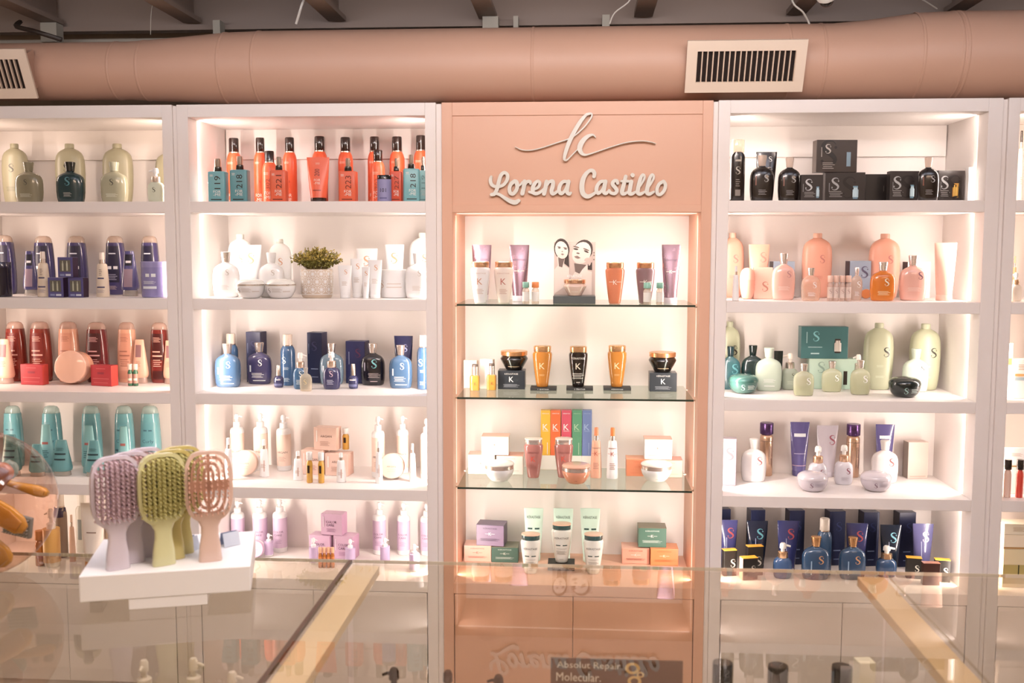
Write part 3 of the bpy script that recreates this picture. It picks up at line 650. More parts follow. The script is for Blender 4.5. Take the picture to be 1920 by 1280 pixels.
S38 = {'b': 'A8E4E4', 'p': [('$=', -0.25, 0.6, 0.05, 'FFE4D8', 0.2), ('119', 0.08, 0.44, 0.3, '7AB0B4', 0.34, 1), ('FOR', 0.05, 0.23, 0.06, 'FFE8E0', 0.42), ('-ME', 0.05, 0.16, 0.06, 'FFE8E0', 0.42), ('$#', 0, 0.05, 0.02, '7AB0B4', 0.6)]}
S39 = {'b': 'F4633C', 'c': 'c:241410', 'p': [('$=', 0, 0.86, 0.04, 'FFC8B0', 0.2), ('200', -0.02, 0.66, 0.16, '6A1C10', 0.22, 1), ('FOR', 0, 0.49, 0.05, 'FFD8C8', 0.28), ('-ME', 0, 0.42, 0.05, 'FFD8C8', 0.28), ('$#', 0, 0.26, 0.018, '8A2C18', 0.35)]}
S40 = {'b': '9A8CC8', 'c': 'c:181010', 'p': [('101', 0.0, 0.42, 0.15, '2A2040', 0.4), ('$#', 0, 0.12, 0.05, '6A5CA0', 0.5)], 'name': 'styling_pot', 'e': 2}
S41 = {'b': 'FAEDE4', 'c': 'F6E8DE', 'p': [('$S', 0.1, 0.6, 0.12, 'E0A080')]}
S42 = {'b': 'c:FCF4EE', 'c': 'x:EFEAE6', 'p': [('$S', 0.12, 0.55, 0.12, 'C8B4AC'), ('$=', 0, 0.22, 0.1, 'D8C4BC', 0.35)]}
S43 = {'b': 'c:FCF4EE', 'c': 'FAF0EA', 'p': [('$S', 0.12, 0.55, 0.12, 'C8B4AC'), ('$=', 0, 0.22, 0.1, 'D8C4BC', 0.35)]}
S44 = {'b': 'FBF0E8', 'c': 'FBF0E8', 'p': [('$S', 0, 0.74, 0.2, 'E4A47E'), ('$=', 0, 0.3, 0.1, 'E8CCBC', 0.35)]}
S45 = {'b': 'c:FBF0E8', 'c': 'c:F8EAE0', 'ring': 'x:D8CCC4', 'p': [('$S', -0.28, 0.4, 0.24, '8A7A74'), ('$=', 0.0, 0.42, 0.2, 'C8B4AC', 0.35), ('$#', 0.3, 0.36, 0.05, 'D8C4BC', 0.2)]}
S46 = {'b': 'FBEFE8', 'c': 'FBF0E8', 'p': [('$S', 0.08, 0.8, 0.14, 'E4A47E'), ('$=', 0, 0.45, 0.12, 'D8BCAC', 0.4)]}
S47 = {'b': 'FDF4EC', 'c': 'FBF0E8', 'p': [('$S', -0.42, 0.48, 0.25, 'D8B09C'), ('$#', 0.05, 0.5, 0.03, 'E0C8BC', 0.5), ('$#', 0.05, 0.38, 0.03, 'E0C8BC', 0.55)]}
S48 = {'b': 'g:88A4C4:.86:3C6A98', 'c': 'x:E6D8D0', 'p': [('$S', 0.1, 0.52, 0.15, 'F0E8E4'), ('$#', -0.3, 0.38, 0.16, 'E8E4E8', 0.06), ('$=', 0, 0.22, 0.11, 'F0E8E8', 0.5), ('$#', 0.05, 0.09, 0.02, 'F0E8E8', 0.5)]}
S49 = {'b': 'c:42386E', 'c': 'x:E6D8D0', 'p': [('$S', 0.1, 0.52, 0.15, 'F0E8E4'), ('$#', -0.3, 0.38, 0.16, 'E8E4E8', 0.06), ('$=', 0, 0.22, 0.11, 'F0E8E8', 0.5), ('$#', 0.05, 0.09, 0.02, 'F0E8E8', 0.5)]}
S50 = {'b': 'g:A8BCC8:.6:7C98B0', 'c': 'x:E6D8D0', 'p': [('$S', 0.1, 0.52, 0.15, 'F0E8E4'), ('$#', -0.3, 0.38, 0.16, 'E8E4E8', 0.06), ('$=', 0, 0.22, 0.11, 'F0E8E8', 0.5), ('$#', 0.05, 0.09, 0.02, 'F0E8E8', 0.5)]}
S51 = {'b': 'c:16101E', 'c': 'x:E6D8D0', 'p': [('$S', 0.1, 0.52, 0.2, '5CC0C4'), ('$=', 0.1, 0.24, 0.11, 'C0A8A4', 0.5), ('$#', -0.3, 0.45, 0.2, '9C8CA0', 0.05), ('$#', 0.08, 0.1, 0.02, 'C8A8A8', 0.3)]}
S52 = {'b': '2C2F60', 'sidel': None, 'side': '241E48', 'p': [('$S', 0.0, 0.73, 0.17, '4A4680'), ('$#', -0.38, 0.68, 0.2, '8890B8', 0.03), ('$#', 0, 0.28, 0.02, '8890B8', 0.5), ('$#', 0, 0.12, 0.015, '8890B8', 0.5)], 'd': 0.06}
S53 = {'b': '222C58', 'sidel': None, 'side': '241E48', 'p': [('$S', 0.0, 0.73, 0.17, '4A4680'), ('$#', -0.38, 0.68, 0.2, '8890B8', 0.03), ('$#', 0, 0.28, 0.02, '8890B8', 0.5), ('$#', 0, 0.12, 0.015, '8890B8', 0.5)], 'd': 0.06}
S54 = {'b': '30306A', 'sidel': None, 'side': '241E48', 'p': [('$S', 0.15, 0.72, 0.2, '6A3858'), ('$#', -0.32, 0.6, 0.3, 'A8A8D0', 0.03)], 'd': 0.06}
S55 = {'b': 'c:2A5C8E', 'c': 'g:FBE8DC:.75:F6DCCE', 'p': [('$S', -0.15, 0.5, 0.13, 'D8E0E4'), ('$=', 0, 0.34, 0.05, 'C8D4E0', 0.4), ('$=', 0, 0.12, 0.07, 'C8D4E0', 0.45)]}
S56 = {'b': 'c:3C3A72', 'c': 'x:D8CCC0', 'p': [('$#', 0, 0.36, 0.05, 'E8D8D8', 0.6), ('$#', 0, 0.14, 0.1, '7070A8', 0.8)]}
S57 = {'b': 'c:2E6A9A', 'c': 'F6E4DC', 'k': 'x:E4CDBC', 'spout': 1, 'p': [('$S', 0.1, 0.42, 0.15, 'E8E8F0'), ('$=', 0, 0.2, 0.12, 'D8E4F0', 0.4)]}
S58 = {'b': 'c:3A3468', 'c': 'F0DCD8', 'k': 'x:E4CDBC', 'spout': 0, 'p': [('$S', 0.05, 0.42, 0.15, 'E0B8C8'), ('$=', 0, 0.2, 0.12, 'C8C0E0', 0.4)]}
S59 = {'b': 'g:FBF0E4:.35:F2E0C8', 'c': 'g:F0E4DC:.5:D8C8BC', 'p': [('$S', 0.0, 0.4, 0.2, 'E8C890')]}
S60 = {'b': 'c:222450', 'c': '2A2C5C', 'p': [('$S', 0.1, 0.76, 0.14, '8888B8'), ('$=', 0, 0.5, 0.14, '7074A8', 0.3)]}
S61 = {'b': 'FBEFE8', 'c': 'FDF6F0', 'band': 'F6D2C2', 'spout': 1, 'p': [('ARGAN', 0, 0.34, 0.035, '6A4C48', 0.7), ('$=', 0, 0.22, 0.08, 'D8A898', 0.5)]}
S62 = {'b': 'FCF2EC', 'c': 'F0C4B0', 'p': [('ARGAN', 0, 0.56, 0.055, '8A6460', 0.36), ('$#', 0, 0.44, 0.012, 'D8A898', 0.35), ('$#', 0, 0.37, 0.012, 'D8A898', 0.3)]}
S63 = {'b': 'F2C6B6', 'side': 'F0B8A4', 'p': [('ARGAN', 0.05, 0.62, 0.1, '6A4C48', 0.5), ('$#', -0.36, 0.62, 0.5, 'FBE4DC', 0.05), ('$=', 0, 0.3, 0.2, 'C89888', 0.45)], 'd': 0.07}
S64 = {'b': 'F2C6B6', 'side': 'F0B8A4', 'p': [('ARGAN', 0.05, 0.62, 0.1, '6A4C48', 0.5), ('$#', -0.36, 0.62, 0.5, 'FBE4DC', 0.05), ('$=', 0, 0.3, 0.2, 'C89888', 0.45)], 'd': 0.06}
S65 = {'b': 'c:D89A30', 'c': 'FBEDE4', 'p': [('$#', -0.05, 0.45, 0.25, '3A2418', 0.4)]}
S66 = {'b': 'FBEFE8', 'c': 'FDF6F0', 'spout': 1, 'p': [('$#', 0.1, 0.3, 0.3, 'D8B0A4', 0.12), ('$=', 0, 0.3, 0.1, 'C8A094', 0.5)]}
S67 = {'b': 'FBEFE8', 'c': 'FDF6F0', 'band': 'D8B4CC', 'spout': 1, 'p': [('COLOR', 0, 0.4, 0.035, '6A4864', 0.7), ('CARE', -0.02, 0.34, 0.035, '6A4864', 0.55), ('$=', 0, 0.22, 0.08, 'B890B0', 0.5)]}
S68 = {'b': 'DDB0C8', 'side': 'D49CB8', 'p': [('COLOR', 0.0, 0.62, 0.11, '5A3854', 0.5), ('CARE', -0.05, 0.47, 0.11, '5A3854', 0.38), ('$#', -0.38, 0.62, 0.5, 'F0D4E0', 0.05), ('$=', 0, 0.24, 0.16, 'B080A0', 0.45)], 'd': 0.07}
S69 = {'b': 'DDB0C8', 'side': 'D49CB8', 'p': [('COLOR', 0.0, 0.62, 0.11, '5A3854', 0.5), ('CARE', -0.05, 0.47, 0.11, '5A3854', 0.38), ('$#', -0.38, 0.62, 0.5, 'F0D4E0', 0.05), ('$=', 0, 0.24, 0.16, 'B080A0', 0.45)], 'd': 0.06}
S70 = {'b': 'F6E4EC', 'c': 'DDB0C8', 'p': [('CARE', 0, 0.55, 0.06, '8A5C80', 0.36)]}
S71 = {'b': 'FBEFE8', 'c': 'FDF6F0', 'band': 'C8A8C8', 'spout': 1, 'p': [('$#', 0, 0.4, 0.03, '6A4864', 0.5), ('$=', 0, 0.3, 0.08, '9878A0', 0.5)]}
S72 = {'b': 'c:B8661C', 'c': 'F2B088', 'lab': 'D8782C'}
S73 = {'b': 'c:FDF4EE', 'c': 'x:EDC4A4', 'p': [('K', 0, 0.52, 0.15, 'C88C70'), ('KÉRASTASE', 0, 0.72, 0.035, 'C8A898', 0.62), ('$=', 0, 0.28, 0.12, 'C8A898', 0.4)]}
S74 = {'b': 'c:F8DDD0', 'c': 'x:EDC4A4', 'p': [('K', 0, 0.52, 0.15, 'C06458'), ('KÉRASTASE', 0, 0.72, 0.035, 'C89888', 0.62), ('$=', 0, 0.28, 0.12, 'C89888', 0.4)]}
S75 = {'b': 'x:A88FA0', 'c': 'D8C4CC', 'p': [('KÉRASTASE', 0, 0.74, 0.04, '5A4858', 0.62), ('$-', 0, 0.54, 0.012, 'F0D0C0', 0.5), ('K', 0, 0.54, 0.06, 'F0D0C0')]}
S76 = {'b': 'g:FDF4EC:.5:F6E0D0', 'c': '7CC4A8', 'lab': 'F2E4DC'}
S77 = {'b': 'g:FDF4EC:.5:F6E0D0', 'c': 'F08848', 'lab': 'F2E4DC'}
S78 = {'b': 'g:F8C0A0:.7:F09068', 'c': 'x:EDB48C', 'p': [('K', 0, 0.52, 0.11, 'FDE4D8'), ('$-', 0, 0.53, 0.012, 'FDE4D8', 0.6)]}
S79 = {'b': 'g:C8A8A8:.75:A07C80', 'c': 'x:EDB48C', 'p': [('K', 0, 0.52, 0.11, 'FDE4D8'), ('$-', 0, 0.53, 0.012, 'FDE4D8', 0.6)]}
S80 = {'b': 'FBE6DA', 'side': 'F0CDBA', 'p': [('$#', 0.1, 0.5, 0.5, 'D8A890', 0.05)], 'd': 0.03}
S81 = {'b': 'c:CC8830', 'c': '6A5850', 'k': 'x:F4ECE8', 'e': 5, 'p': [('K', 0.1, 0.26, 0.11, '7A4820')]}
S82 = {'b': '2C3038', 'p': [('KÉRASTASE', 0, 0.84, 0.1, 'E8DCD4', 0.5), ('K', 0, 0.54, 0.28, 'F0E4DC'), ('$=', 0, 0.2, 0.16, '9C98A0', 0.6)], 'd': 0.085}
S83 = {'b': 'c:1A120E', 'c': 'x:E2AE7E', 'p': [('KÉRASTASE', 0, 0.42, 0.1, 'E8C8A8', 0.4), ('$#', 0, 0.2, 0.03, 'B89878', 0.4)]}
S84 = {'b': 'm:33302F', 'p': [('1 BAÑAR', 0, 0.5, 0.42, 'F0E8E4', 0.42)], 'd': 0.075}
S85 = {'b': 'm:33302F', 'p': [('2 TRATAR', 0, 0.5, 0.42, 'F0E8E4', 0.42)], 'd': 0.075}
S86 = {'b': 'm:33302F', 'p': [('KÉRASTASE', 0, 0.5, 0.42, 'F0E8E4', 0.42)], 'd': 0.075}
S87 = {'b': 'c:C87A28', 'c': 'x:EDBE8E', 'p': [('K', 0, 0.52, 0.15, 'F0D0A0'), ('$=', 0, 0.3, 0.04, 'E8B878', 0.3)]}
S88 = {'b': 'c:1E1412', 'c': 'x:EDBE8E', 'p': [('KÉRASTASE', 0, 0.72, 0.06, 'F0E0D4', 0.7), ('K', 0, 0.52, 0.15, 'F0D8C0'), ('$=', 0, 0.28, 0.14, 'D8C8BC', 0.6), ('$#', 0, 0.12, 0.02, 'D8C8BC', 0.2)]}
S89 = {'b': 'F0B034', 'foot': (0.24, 'F8E6DC'), 'p': [('K', -0.02, 0.72, 0.1, 'FFF4E8'), ('KÉRASTASE', 0, 0.95, 0.022, 'FFF4E8', 0.7), ('$#', 0.2, 0.36, 0.2, 'FFF4E8', 0.06), ('$#', 0, 0.655, 0.006, 'FFF4E8', 0.6)], 'd': 0.036}
S90 = {'b': 'EE6E3C', 'foot': (0.24, 'F8E6DC'), 'p': [('K', -0.02, 0.72, 0.1, 'FFF0E8'), ('KÉRASTASE', 0, 0.95, 0.022, 'FFF0E8', 0.7), ('$#', 0.2, 0.36, 0.2, 'FFF0E8', 0.06), ('$#', 0, 0.655, 0.006, 'FFF0E8', 0.6)], 'd': 0.036}
S91 = {'b': 'DC5468', 'foot': (0.24, 'F8E6DC'), 'p': [('K', -0.02, 0.72, 0.1, 'FFF4F0'), ('KÉRASTASE', 0, 0.95, 0.022, 'FFF4F0', 0.7), ('$#', 0.2, 0.36, 0.2, 'FFF4F0', 0.06), ('$#', 0, 0.655, 0.006, 'FFF4F0', 0.6)], 'd': 0.036}
S92 = {'b': '4AA070', 'foot': (0.24, 'F8E6DC'), 'p': [('K', -0.02, 0.72, 0.1, 'B8D8A8'), ('KÉRASTASE', 0, 0.95, 0.022, 'B8D8A8', 0.7), ('$#', 0.2, 0.36, 0.2, 'B8D8A8', 0.06), ('$#', 0, 0.655, 0.006, 'B8D8A8', 0.6)], 'd': 0.036}
S93 = {'b': '6C80C4', 'foot': (0.24, 'F8E6DC'), 'p': [('K', -0.02, 0.72, 0.1, 'A8B8E4'), ('KÉRASTASE', 0, 0.95, 0.022, 'A8B8E4', 0.7), ('$#', 0.2, 0.36, 0.2, 'A8B8E4', 0.06), ('$#', 0, 0.655, 0.006, 'A8B8E4', 0.6)], 'd': 0.036}
S94 = {'b': 'g:E8B0A8:.8:C87E76', 'c': 'x:E8E0DC', 'top': 'F8DDD0', 'p': [('KÉRASTASE', 0, 0.66, 0.05, '7A3C3C', 0.6), ('K', 0, 0.5, 0.13, 'E0503C'), ('$=', 0, 0.3, 0.14, 'A86860', 0.5)]}
S95 = {'b': 'F0AC90', 'c': 'EE8C60', 'p': [('K', 0, 0.49, 0.08, 'C85840'), ('$-', 0, 0.49, 0.006, 'C85840', 0.8), ('$#', 0, 0.6, 0.015, 'B08070', 0.7), ('$=', 0, 0.25, 0.12, 'C08878', 0.5)]}
S96 = {'b': 'FBEFEA', 'c': 'F08038', 'p': [('K', 0, 0.49, 0.08, 'C85840'), ('$-', 0, 0.49, 0.006, 'C85840', 0.8), ('$#', 0, 0.6, 0.015, 'B08070', 0.7), ('$=', 0, 0.25, 0.12, 'C08878', 0.5)]}
S97 = {'b': 'c:FCF0EA', 'c': 'c:F8E4DA', 'ring': 'x:E9DDD6', 'p': [('KÉRASTASE', 0, 0.42, 0.07, 'B89888', 0.3), ('K', 0, 0.24, 0.14, 'B89888')]}
S98 = {'b': 'c:EE9878', 'c': 'c:F4B49C', 'ring': 'x:E9DDD6', 'p': [('KÉRASTASE', 0, 0.42, 0.07, '8A4838', 0.3), ('K', 0, 0.24, 0.14, '8A4838')]}
S99 = {'b': 'c:FCEEE6', 'c': 'c:F8DCD0', 'ring': 'x:E9DDD6', 'p': [('KÉRASTASE', 0, 0.42, 0.07, 'B08878', 0.3), ('K', 0, 0.24, 0.14, 'B08878')]}
S100 = {'b': 'F8DED2', 'lid': 'F4C4B0', 'p': [('KÉRASTASE', 0, 0.86, 0.07, 'D8A898', 0.42), ('K', 0, 0.56, 0.13, 'D8806C'), ('$-', 0, 0.56, 0.012, 'D8806C', 0.4), ('$#', 0, 0.2, 0.015, 'D8A898', 0.7)], 'd': 0.085}
S101 = {'b': 'F8DED2', 'lid': 'F0A890', 'p': [('KÉRASTASE', 0, 0.86, 0.07, 'D8A898', 0.42), ('K', 0, 0.56, 0.13, 'D8806C'), ('$-', 0, 0.56, 0.012, 'D8806C', 0.4), ('$#', 0, 0.2, 0.015, 'D8A898', 0.7)], 'd': 0.085}
S102 = {'b': 'FBEAE0', 'lid': 'F6B8A0', 'p': [('KÉRASTASE', 0, 0.86, 0.07, 'D8A898', 0.42), ('K', 0, 0.56, 0.13, 'D8806C'), ('$-', 0, 0.56, 0.012, 'D8806C', 0.4), ('$#', 0, 0.2, 0.015, 'D8A898', 0.7)], 'd': 0.085}
S103 = {'b': 'F08C64', 'lid': 'F4A078', 'p': [('KÉRASTASE', 0, 0.86, 0.07, 'E87850', 0.42), ('K', 0, 0.56, 0.13, 'E8704C'), ('$-', 0, 0.56, 0.012, 'E8704C', 0.4), ('$#', 0, 0.2, 0.015, 'E87850', 0.7)], 'd': 0.085}
S104 = {'b': 'F0AC98', 'lid': 'EC9C88', 'p': [('KÉRASTASE', 0, 0.86, 0.07, 'D88C78', 0.42), ('K', 0, 0.56, 0.13, 'E08C78'), ('$-', 0, 0.56, 0.012, 'E08C78', 0.4), ('$#', 0, 0.2, 0.015, 'D88C78', 0.7)], 'd': 0.085}
S105 = {'b': 'FBEAE0', 'lid': 'F4B09C', 'p': [('KÉRASTASE', 0, 0.86, 0.07, 'D8A898', 0.42), ('K', 0, 0.56, 0.13, 'D8806C'), ('$-', 0, 0.56, 0.012, 'D8806C', 0.4), ('$#', 0, 0.2, 0.015, 'D8A898', 0.7)], 'd': 0.085}
S106 = {'b': 'EFA894', 'lid': 'F4BCA8', 'p': [('KÉRASTASE', 0, 0.85, 0.09, 'A86C60', 0.5), ('K', 0, 0.58, 0.15, 'D8483C'), ('$-', 0, 0.58, 0.015, 'D8483C', 0.35), ('$=', 0, 0.3, 0.12, 'A86C60', 0.7)], 'd': 0.09}
S107 = {'b': '3C6656', 'lid': '7C7460', 'p': [('KÉRASTASE', 0, 0.85, 0.09, 'C8D0C0', 0.5), ('K', 0, 0.58, 0.15, 'E8E0D4'), ('$-', 0, 0.58, 0.015, 'E8E0D4', 0.35), ('$=', 0, 0.3, 0.12, 'C8D0C0', 0.7)], 'd': 0.09}
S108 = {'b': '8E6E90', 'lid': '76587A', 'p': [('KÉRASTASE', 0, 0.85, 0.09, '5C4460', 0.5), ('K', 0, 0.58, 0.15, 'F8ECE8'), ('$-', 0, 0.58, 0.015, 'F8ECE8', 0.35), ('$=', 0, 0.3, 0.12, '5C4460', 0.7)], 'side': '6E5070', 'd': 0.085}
S109 = {'b': 'E89C84', 'lid': 'F0AC94', 'p': [('KÉRASTASE', 0, 0.85, 0.09, '8A5044', 0.5), ('K', 0, 0.58, 0.15, 'FBE8E0'), ('$-', 0, 0.58, 0.015, 'FBE8E0', 0.35), ('$=', 0, 0.3, 0.12, '8A5044', 0.7)], 'd': 0.09}
S110 = {'b': 'F08048', 'lid': 'F49058', 'p': [('KÉRASTASE', 0, 0.85, 0.09, 'C86434', 0.5), ('K', 0, 0.58, 0.15, 'F8D8C0'), ('$-', 0, 0.58, 0.015, 'F8D8C0', 0.35), ('$=', 0, 0.3, 0.12, 'C86434', 0.7)], 'd': 0.09}
S111 = {'b': '4A7A64', 'lid': '7C6E58', 'p': [('KÉRASTASE', 0, 0.85, 0.09, 'D8DCD0', 0.5), ('K', 0, 0.58, 0.15, 'F4ECE4'), ('$-', 0, 0.58, 0.015, 'F4ECE4', 0.35), ('$=', 0, 0.3, 0.12, 'D8DCD0', 0.7)], 'd': 0.085}
S112 = {'b': 'CFE6D0', 'c': 'D8ECD8', 'p': [('KÉRASTASE', 0, 0.84, 0.06, '4A5A50', 0.68), ('$-', 0, 0.62, 0.03, '1E5048', 0.6), ('$#', 0, 0.5, 0.01, '90A898', 0.5), ('$=', 0, 0.38, 0.08, '90A898', 0.5)]}
S113 = {'b': 'm:2A201C', 'p': [('KÉRASTASE', 0, 0.45, 0.3, 'C8B8B0', 0.6)], 'd': 0.09}
S114 = {'b': 'c:EEE6DC', 'c': 'c:1E5A5A', 'top': 'F2C0A4', 'p': [('KÉRASTASE', 0, 0.66, 0.06, '4A4A48', 0.68), ('$-', 0, 0.47, 0.025, '1E5048', 0.55), ('$#', 0, 0.38, 0.01, 'A8A098', 0.5), ('$=', 0, 0.28, 0.1, 'A8A098', 0.5), ('$#', 0, 0.1, 0.01, 'A8A098', 0.2)]}
S115 = {'b': 'c:1C1210', 'c': 'g:F4E4D8:.4:E8D4C8', 'capw': 0.86, 'p': [('$#', 0, 0.66, 0.03, 'C8B8AC', 0.4), ('$S', 0, 0.5, 0.12, 'C8B8AC'), ('$=', 0, 0.3, 0.12, '8C7C74', 0.3), ('$#', 0, 0.14, 0.1, '8C7C74', 0.35)]}
S116 = {'b': 'c:1C1210', 'c': 'g:F4E4DC:.45:EAD6CA', 'p': [('$S', 0.15, 0.5, 0.15, 'B0A8A8'), ('$#', -0.28, 0.45, 0.2, '8A4A38', 0.05), ('$=', 0, 0.2, 0.11, '9C9090', 0.35)]}
S117 = {'b': 'c:1C1210', 'c': 'c:1C1210', 'p': [('$S', 0.18, 0.86, 0.1, 'B8ACA8'), ('$S', 0.14, 0.62, 0.16, '9C8C84'), ('$=', 0, 0.4, 0.14, '8C807C', 0.3)]}
S118 = {'b': '2E2422', 'win': (0.2, 0.32, 0.12, 0.55, '6A98B4'), 'amp': 'B8D0DC', 'p': [('$S', -0.25, 0.62, 0.4, 'B0A8A8'), ('$#', -0.4, 0.5, 0.3, '888080', 0.02), ('$=', -0.22, 0.28, 0.2, 'A09490', 0.35), ('$S', 0.1, 0.5, 0.7, '181210')], 'd': 0.05}
S119 = {'b': '2E2422', 'win': (0.2, 0.32, 0.12, 0.55, '6A98B4'), 'amp': 'B8D0DC', 'p': [('$S', -0.15, 0.62, 0.42, 'D0C8C8'), ('$#', -0.4, 0.5, 0.3, '888080', 0.03), ('$=', -0.1, 0.25, 0.2, 'A09490', 0.5)], 'd': 0.03}
S120 = {'b': '3A2C26', 'win': (0.24, 0.34, 0.18, 0.62, '7C98AC'), 'p': [('$S', -0.2, 0.58, 0.8, '14100E'), ('$S', -0.22, 0.72, 0.28, 'C0B0A8'), ('$#', -0.38, 0.62, 0.3, 'A89890', 0.02), ('$=', -0.2, 0.2, 0.2, 'A89890', 0.3)], 'sidel': '5A4438', 'd': 0.055}
S121 = {'b': '1E1512', 'p': [('$#', 0.3, 0.5, 0.2, '6A5A54', 0.02)], 'd': 0.04}
S122 = {'b': '2E2422', 'win': (0.2, 0.32, 0.12, 0.55, '6A98B4'), 'amp': 'B8D0DC', 'p': [('$S', -0.25, 0.62, 0.4, 'B0A8A8'), ('$#', -0.4, 0.5, 0.3, '888080', 0.02), ('$=', -0.22, 0.28, 0.2, 'A09490', 0.35), ('$S', 0.1, 0.5, 0.7, '181210')], 'd': 0.04}
S123 = {'b': '2E2422', 'win': (0.05, 0.28, 0.15, 0.6, 'C88A28'), 'amp': 'E0A840', 'p': [('$S', -0.25, 0.62, 0.4, 'B0A8A8'), ('$#', -0.4, 0.5, 0.3, '888080', 0.02), ('$=', -0.22, 0.28, 0.2, 'A09490', 0.35), ('$S', 0.1, 0.5, 0.7, '181210')], 'd': 0.04}
S124 = {'b': 'FDF6F0', 'd': 0.03}  # box side whose LED glare is painted as white
S125 = {'b': 'EBA088', 'c': 'EFAE98', 'p': [('$S', 0.12, 0.6, 0.12, 'C87870'), ('$=', 0, 0.32, 0.04, 'D88C78', 0.3)]}
S126 = {'b': 'EFA890', 'c': 'EFA890', 'p': [('$S', 0.2, 0.76, 0.18, 'D08878')]}
S127 = {'b': 'c:F2BBA6', 'c': 'F2BBA6'}
S128 = {'b': 'c:E8A898', 'c': 'x:F0E4E0', 'p': [('$S', 0.2, 0.55, 0.14, 'B87878'), ('$=', 0, 0.25, 0.08, 'F4C8BC', 0.5)]}
S129 = {'b': 'c:E8A898', 'c': 'x:F0E4E0', 'p': [('$S', 0.22, 0.55, 0.16, '7A5060'), ('$=', 0, 0.25, 0.08, 'F4C8BC', 0.5)]}
S130 = {'b': 'g:FBE8DC:.35:F6D4C0', 'c': 'x:F4ECE8', 'p': [('$S', 0.15, 0.48, 0.18, 'FDF4EE'), ('$=', 0, 0.2, 0.12, 'FDF0E8', 0.4)]}
S131 = {'b': 'g:F8A850:.75:EC8418', 'c': 'x:F4ECE8', 'p': [('$S', 0.1, 0.48, 0.18, 'FDE8D0'), ('$=', 0, 0.2, 0.1, 'FDD8B0', 0.5)]}
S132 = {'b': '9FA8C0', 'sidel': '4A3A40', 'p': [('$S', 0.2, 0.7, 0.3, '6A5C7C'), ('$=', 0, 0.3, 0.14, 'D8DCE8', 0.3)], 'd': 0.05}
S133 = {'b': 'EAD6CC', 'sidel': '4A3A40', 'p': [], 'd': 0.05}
S134 = {'b': 'g:FBE8DC:.4:F6D4C8', 'c': 'F4C0AC', 'lab': 'E8C8BC', 'p': [('$S', 0, 0.38, 0.16, 'B88C84')]}
S135 = {'b': 'F0B4A0', 'p': [('$S', 0.1, 0.4, 0.3, 'B87868')], 'd': 0.04}
S136 = {'b': 'EFA08A', 'c': 'F0AC96'}
S137 = {'b': 'FFFAF6', 'c': 'FFFAF6'}
S138 = {'b': 'F09050', 'c': 'F09050'}
S139 = {'b': 'B8B294', 'c': 'BEB89C', 'p': [('$S', 0.2, 0.57, 0.14, '3E3A30'), ('$=', 0, 0.36, 0.03, 'D8D8C0', 0.25), ('$=', 0, 0.2, 0.03, 'D8D8C0', 0.3)]}
S140 = {'b': 'c:1C6068', 'c': 'c:143840', 'p': [('$S', 0.2, 0.48, 0.22, '3E98A0')]}
S141 = {'b': 'c:0C2C2E', 'c': 'c:0C2020'}
S142 = {'b': 'c:C2C8AE', 'c': 'C8CCB4', 'p': [('$=', 0, 0.24, 0.08, 'F0F0E0', 0.45), ('$#', 0, 0.12, 0.02, 'F0F0E0', 0.4)]}
S143 = {'b': 'c:C8CCB0', 'c': 'CCD0B8', 'p': [('$S', 0.2, 0.55, 0.12, '4A4840')]}
S144 = {'b': 'c:102828', 'c': '102828'}
S145 = {'b': 'B0B498', 'c': 'F6E0D4', 'k': 'x:E0D4CC', 'p': [('$S', 0.15, 0.4, 0.12, '6A6A54'), ('$=', 0, 0.2, 0.1, 'D8D8C0', 0.4)]}
S146 = {'b': 'C0C4A8', 'c': 'F6E4DA', 'k': 'x:E0D4CC'}
S147 = {'b': 'B8CEB4', 'win': (0.22, 0.3, 0.15, 0.6, '3A2E28'), 'p': [('$S', -0.25, 0.72, 0.35, '8CA490')], 'd': 0.06}
S148 = {'b': '2C6E70', 'win': (0.22, 0.34, 0.18, 0.62, '3A2A26'), 'amp': 'C8B8B0', 'p': [('$S', -0.18, 0.7, 0.3, '6AC0C8'), ('$#', -0.38, 0.66, 0.35, '8CB8B8', 0.02), ('$#', -0.2, 0.36, 0.02, 'A8C8C8', 0.3), ('$#', -0.2, 0.16, 0.04, 'A8C8C8', 0.18)], 'd': 0.06}
S149 = {'b': 'g:F4F0DC:.5:E4DCC0', 'c': 'x:E8DCD4', 'liq': (0.26, 'B4B44C'), 'p': [('$S', 0.2, 0.46, 0.2, 'FBF8F0')]}
S150 = {'b': 'c:2A685E', 'c': 'c:2A685E', 'p': [('$S', -0.08, 0.36, 0.3, 'A8D0C8'), ('$=', 0.2, 0.36, 0.2, 'D8E0D8', 0.25)]}
S151 = {'b': 'c:0E1E1C', 'c': 'c:0E1E1C', 'p': [('$S', -0.08, 0.36, 0.3, '88B0A8'), ('$=', 0.2, 0.36, 0.2, 'D8E0D8', 0.25)]}
S152 = {'b': '8A7880', 'side': '74626A', 'p': [('$S', 0.15, 0.68, 0.25, 'B05C60'), ('$=', 0, 0.25, 0.14, 'C8B8BC', 0.6)], 'd': 0.05}
S153 = {'b': 'c:ECDCDC', 'c': 'EEE0DC', 'p': [('$S', 0.2, 0.5, 0.18, 'A86464'), ('$=', 0, 0.2, 0.08, 'D8C4C8', 0.4)]}
S154 = {'b': 'x:D8B8A0', 'c': 'x:5C4470', 'name': 'metallic_bottle', 'cat': 'bottle', 'capw': 1.03, 'p': [('$#', 0, 0.66, 0.01, '8A6C60', 0.9), ('$#', 0.2, 0.4, 0.35, 'C8A898', 0.08)], 'e': 2, 'dep': 1}
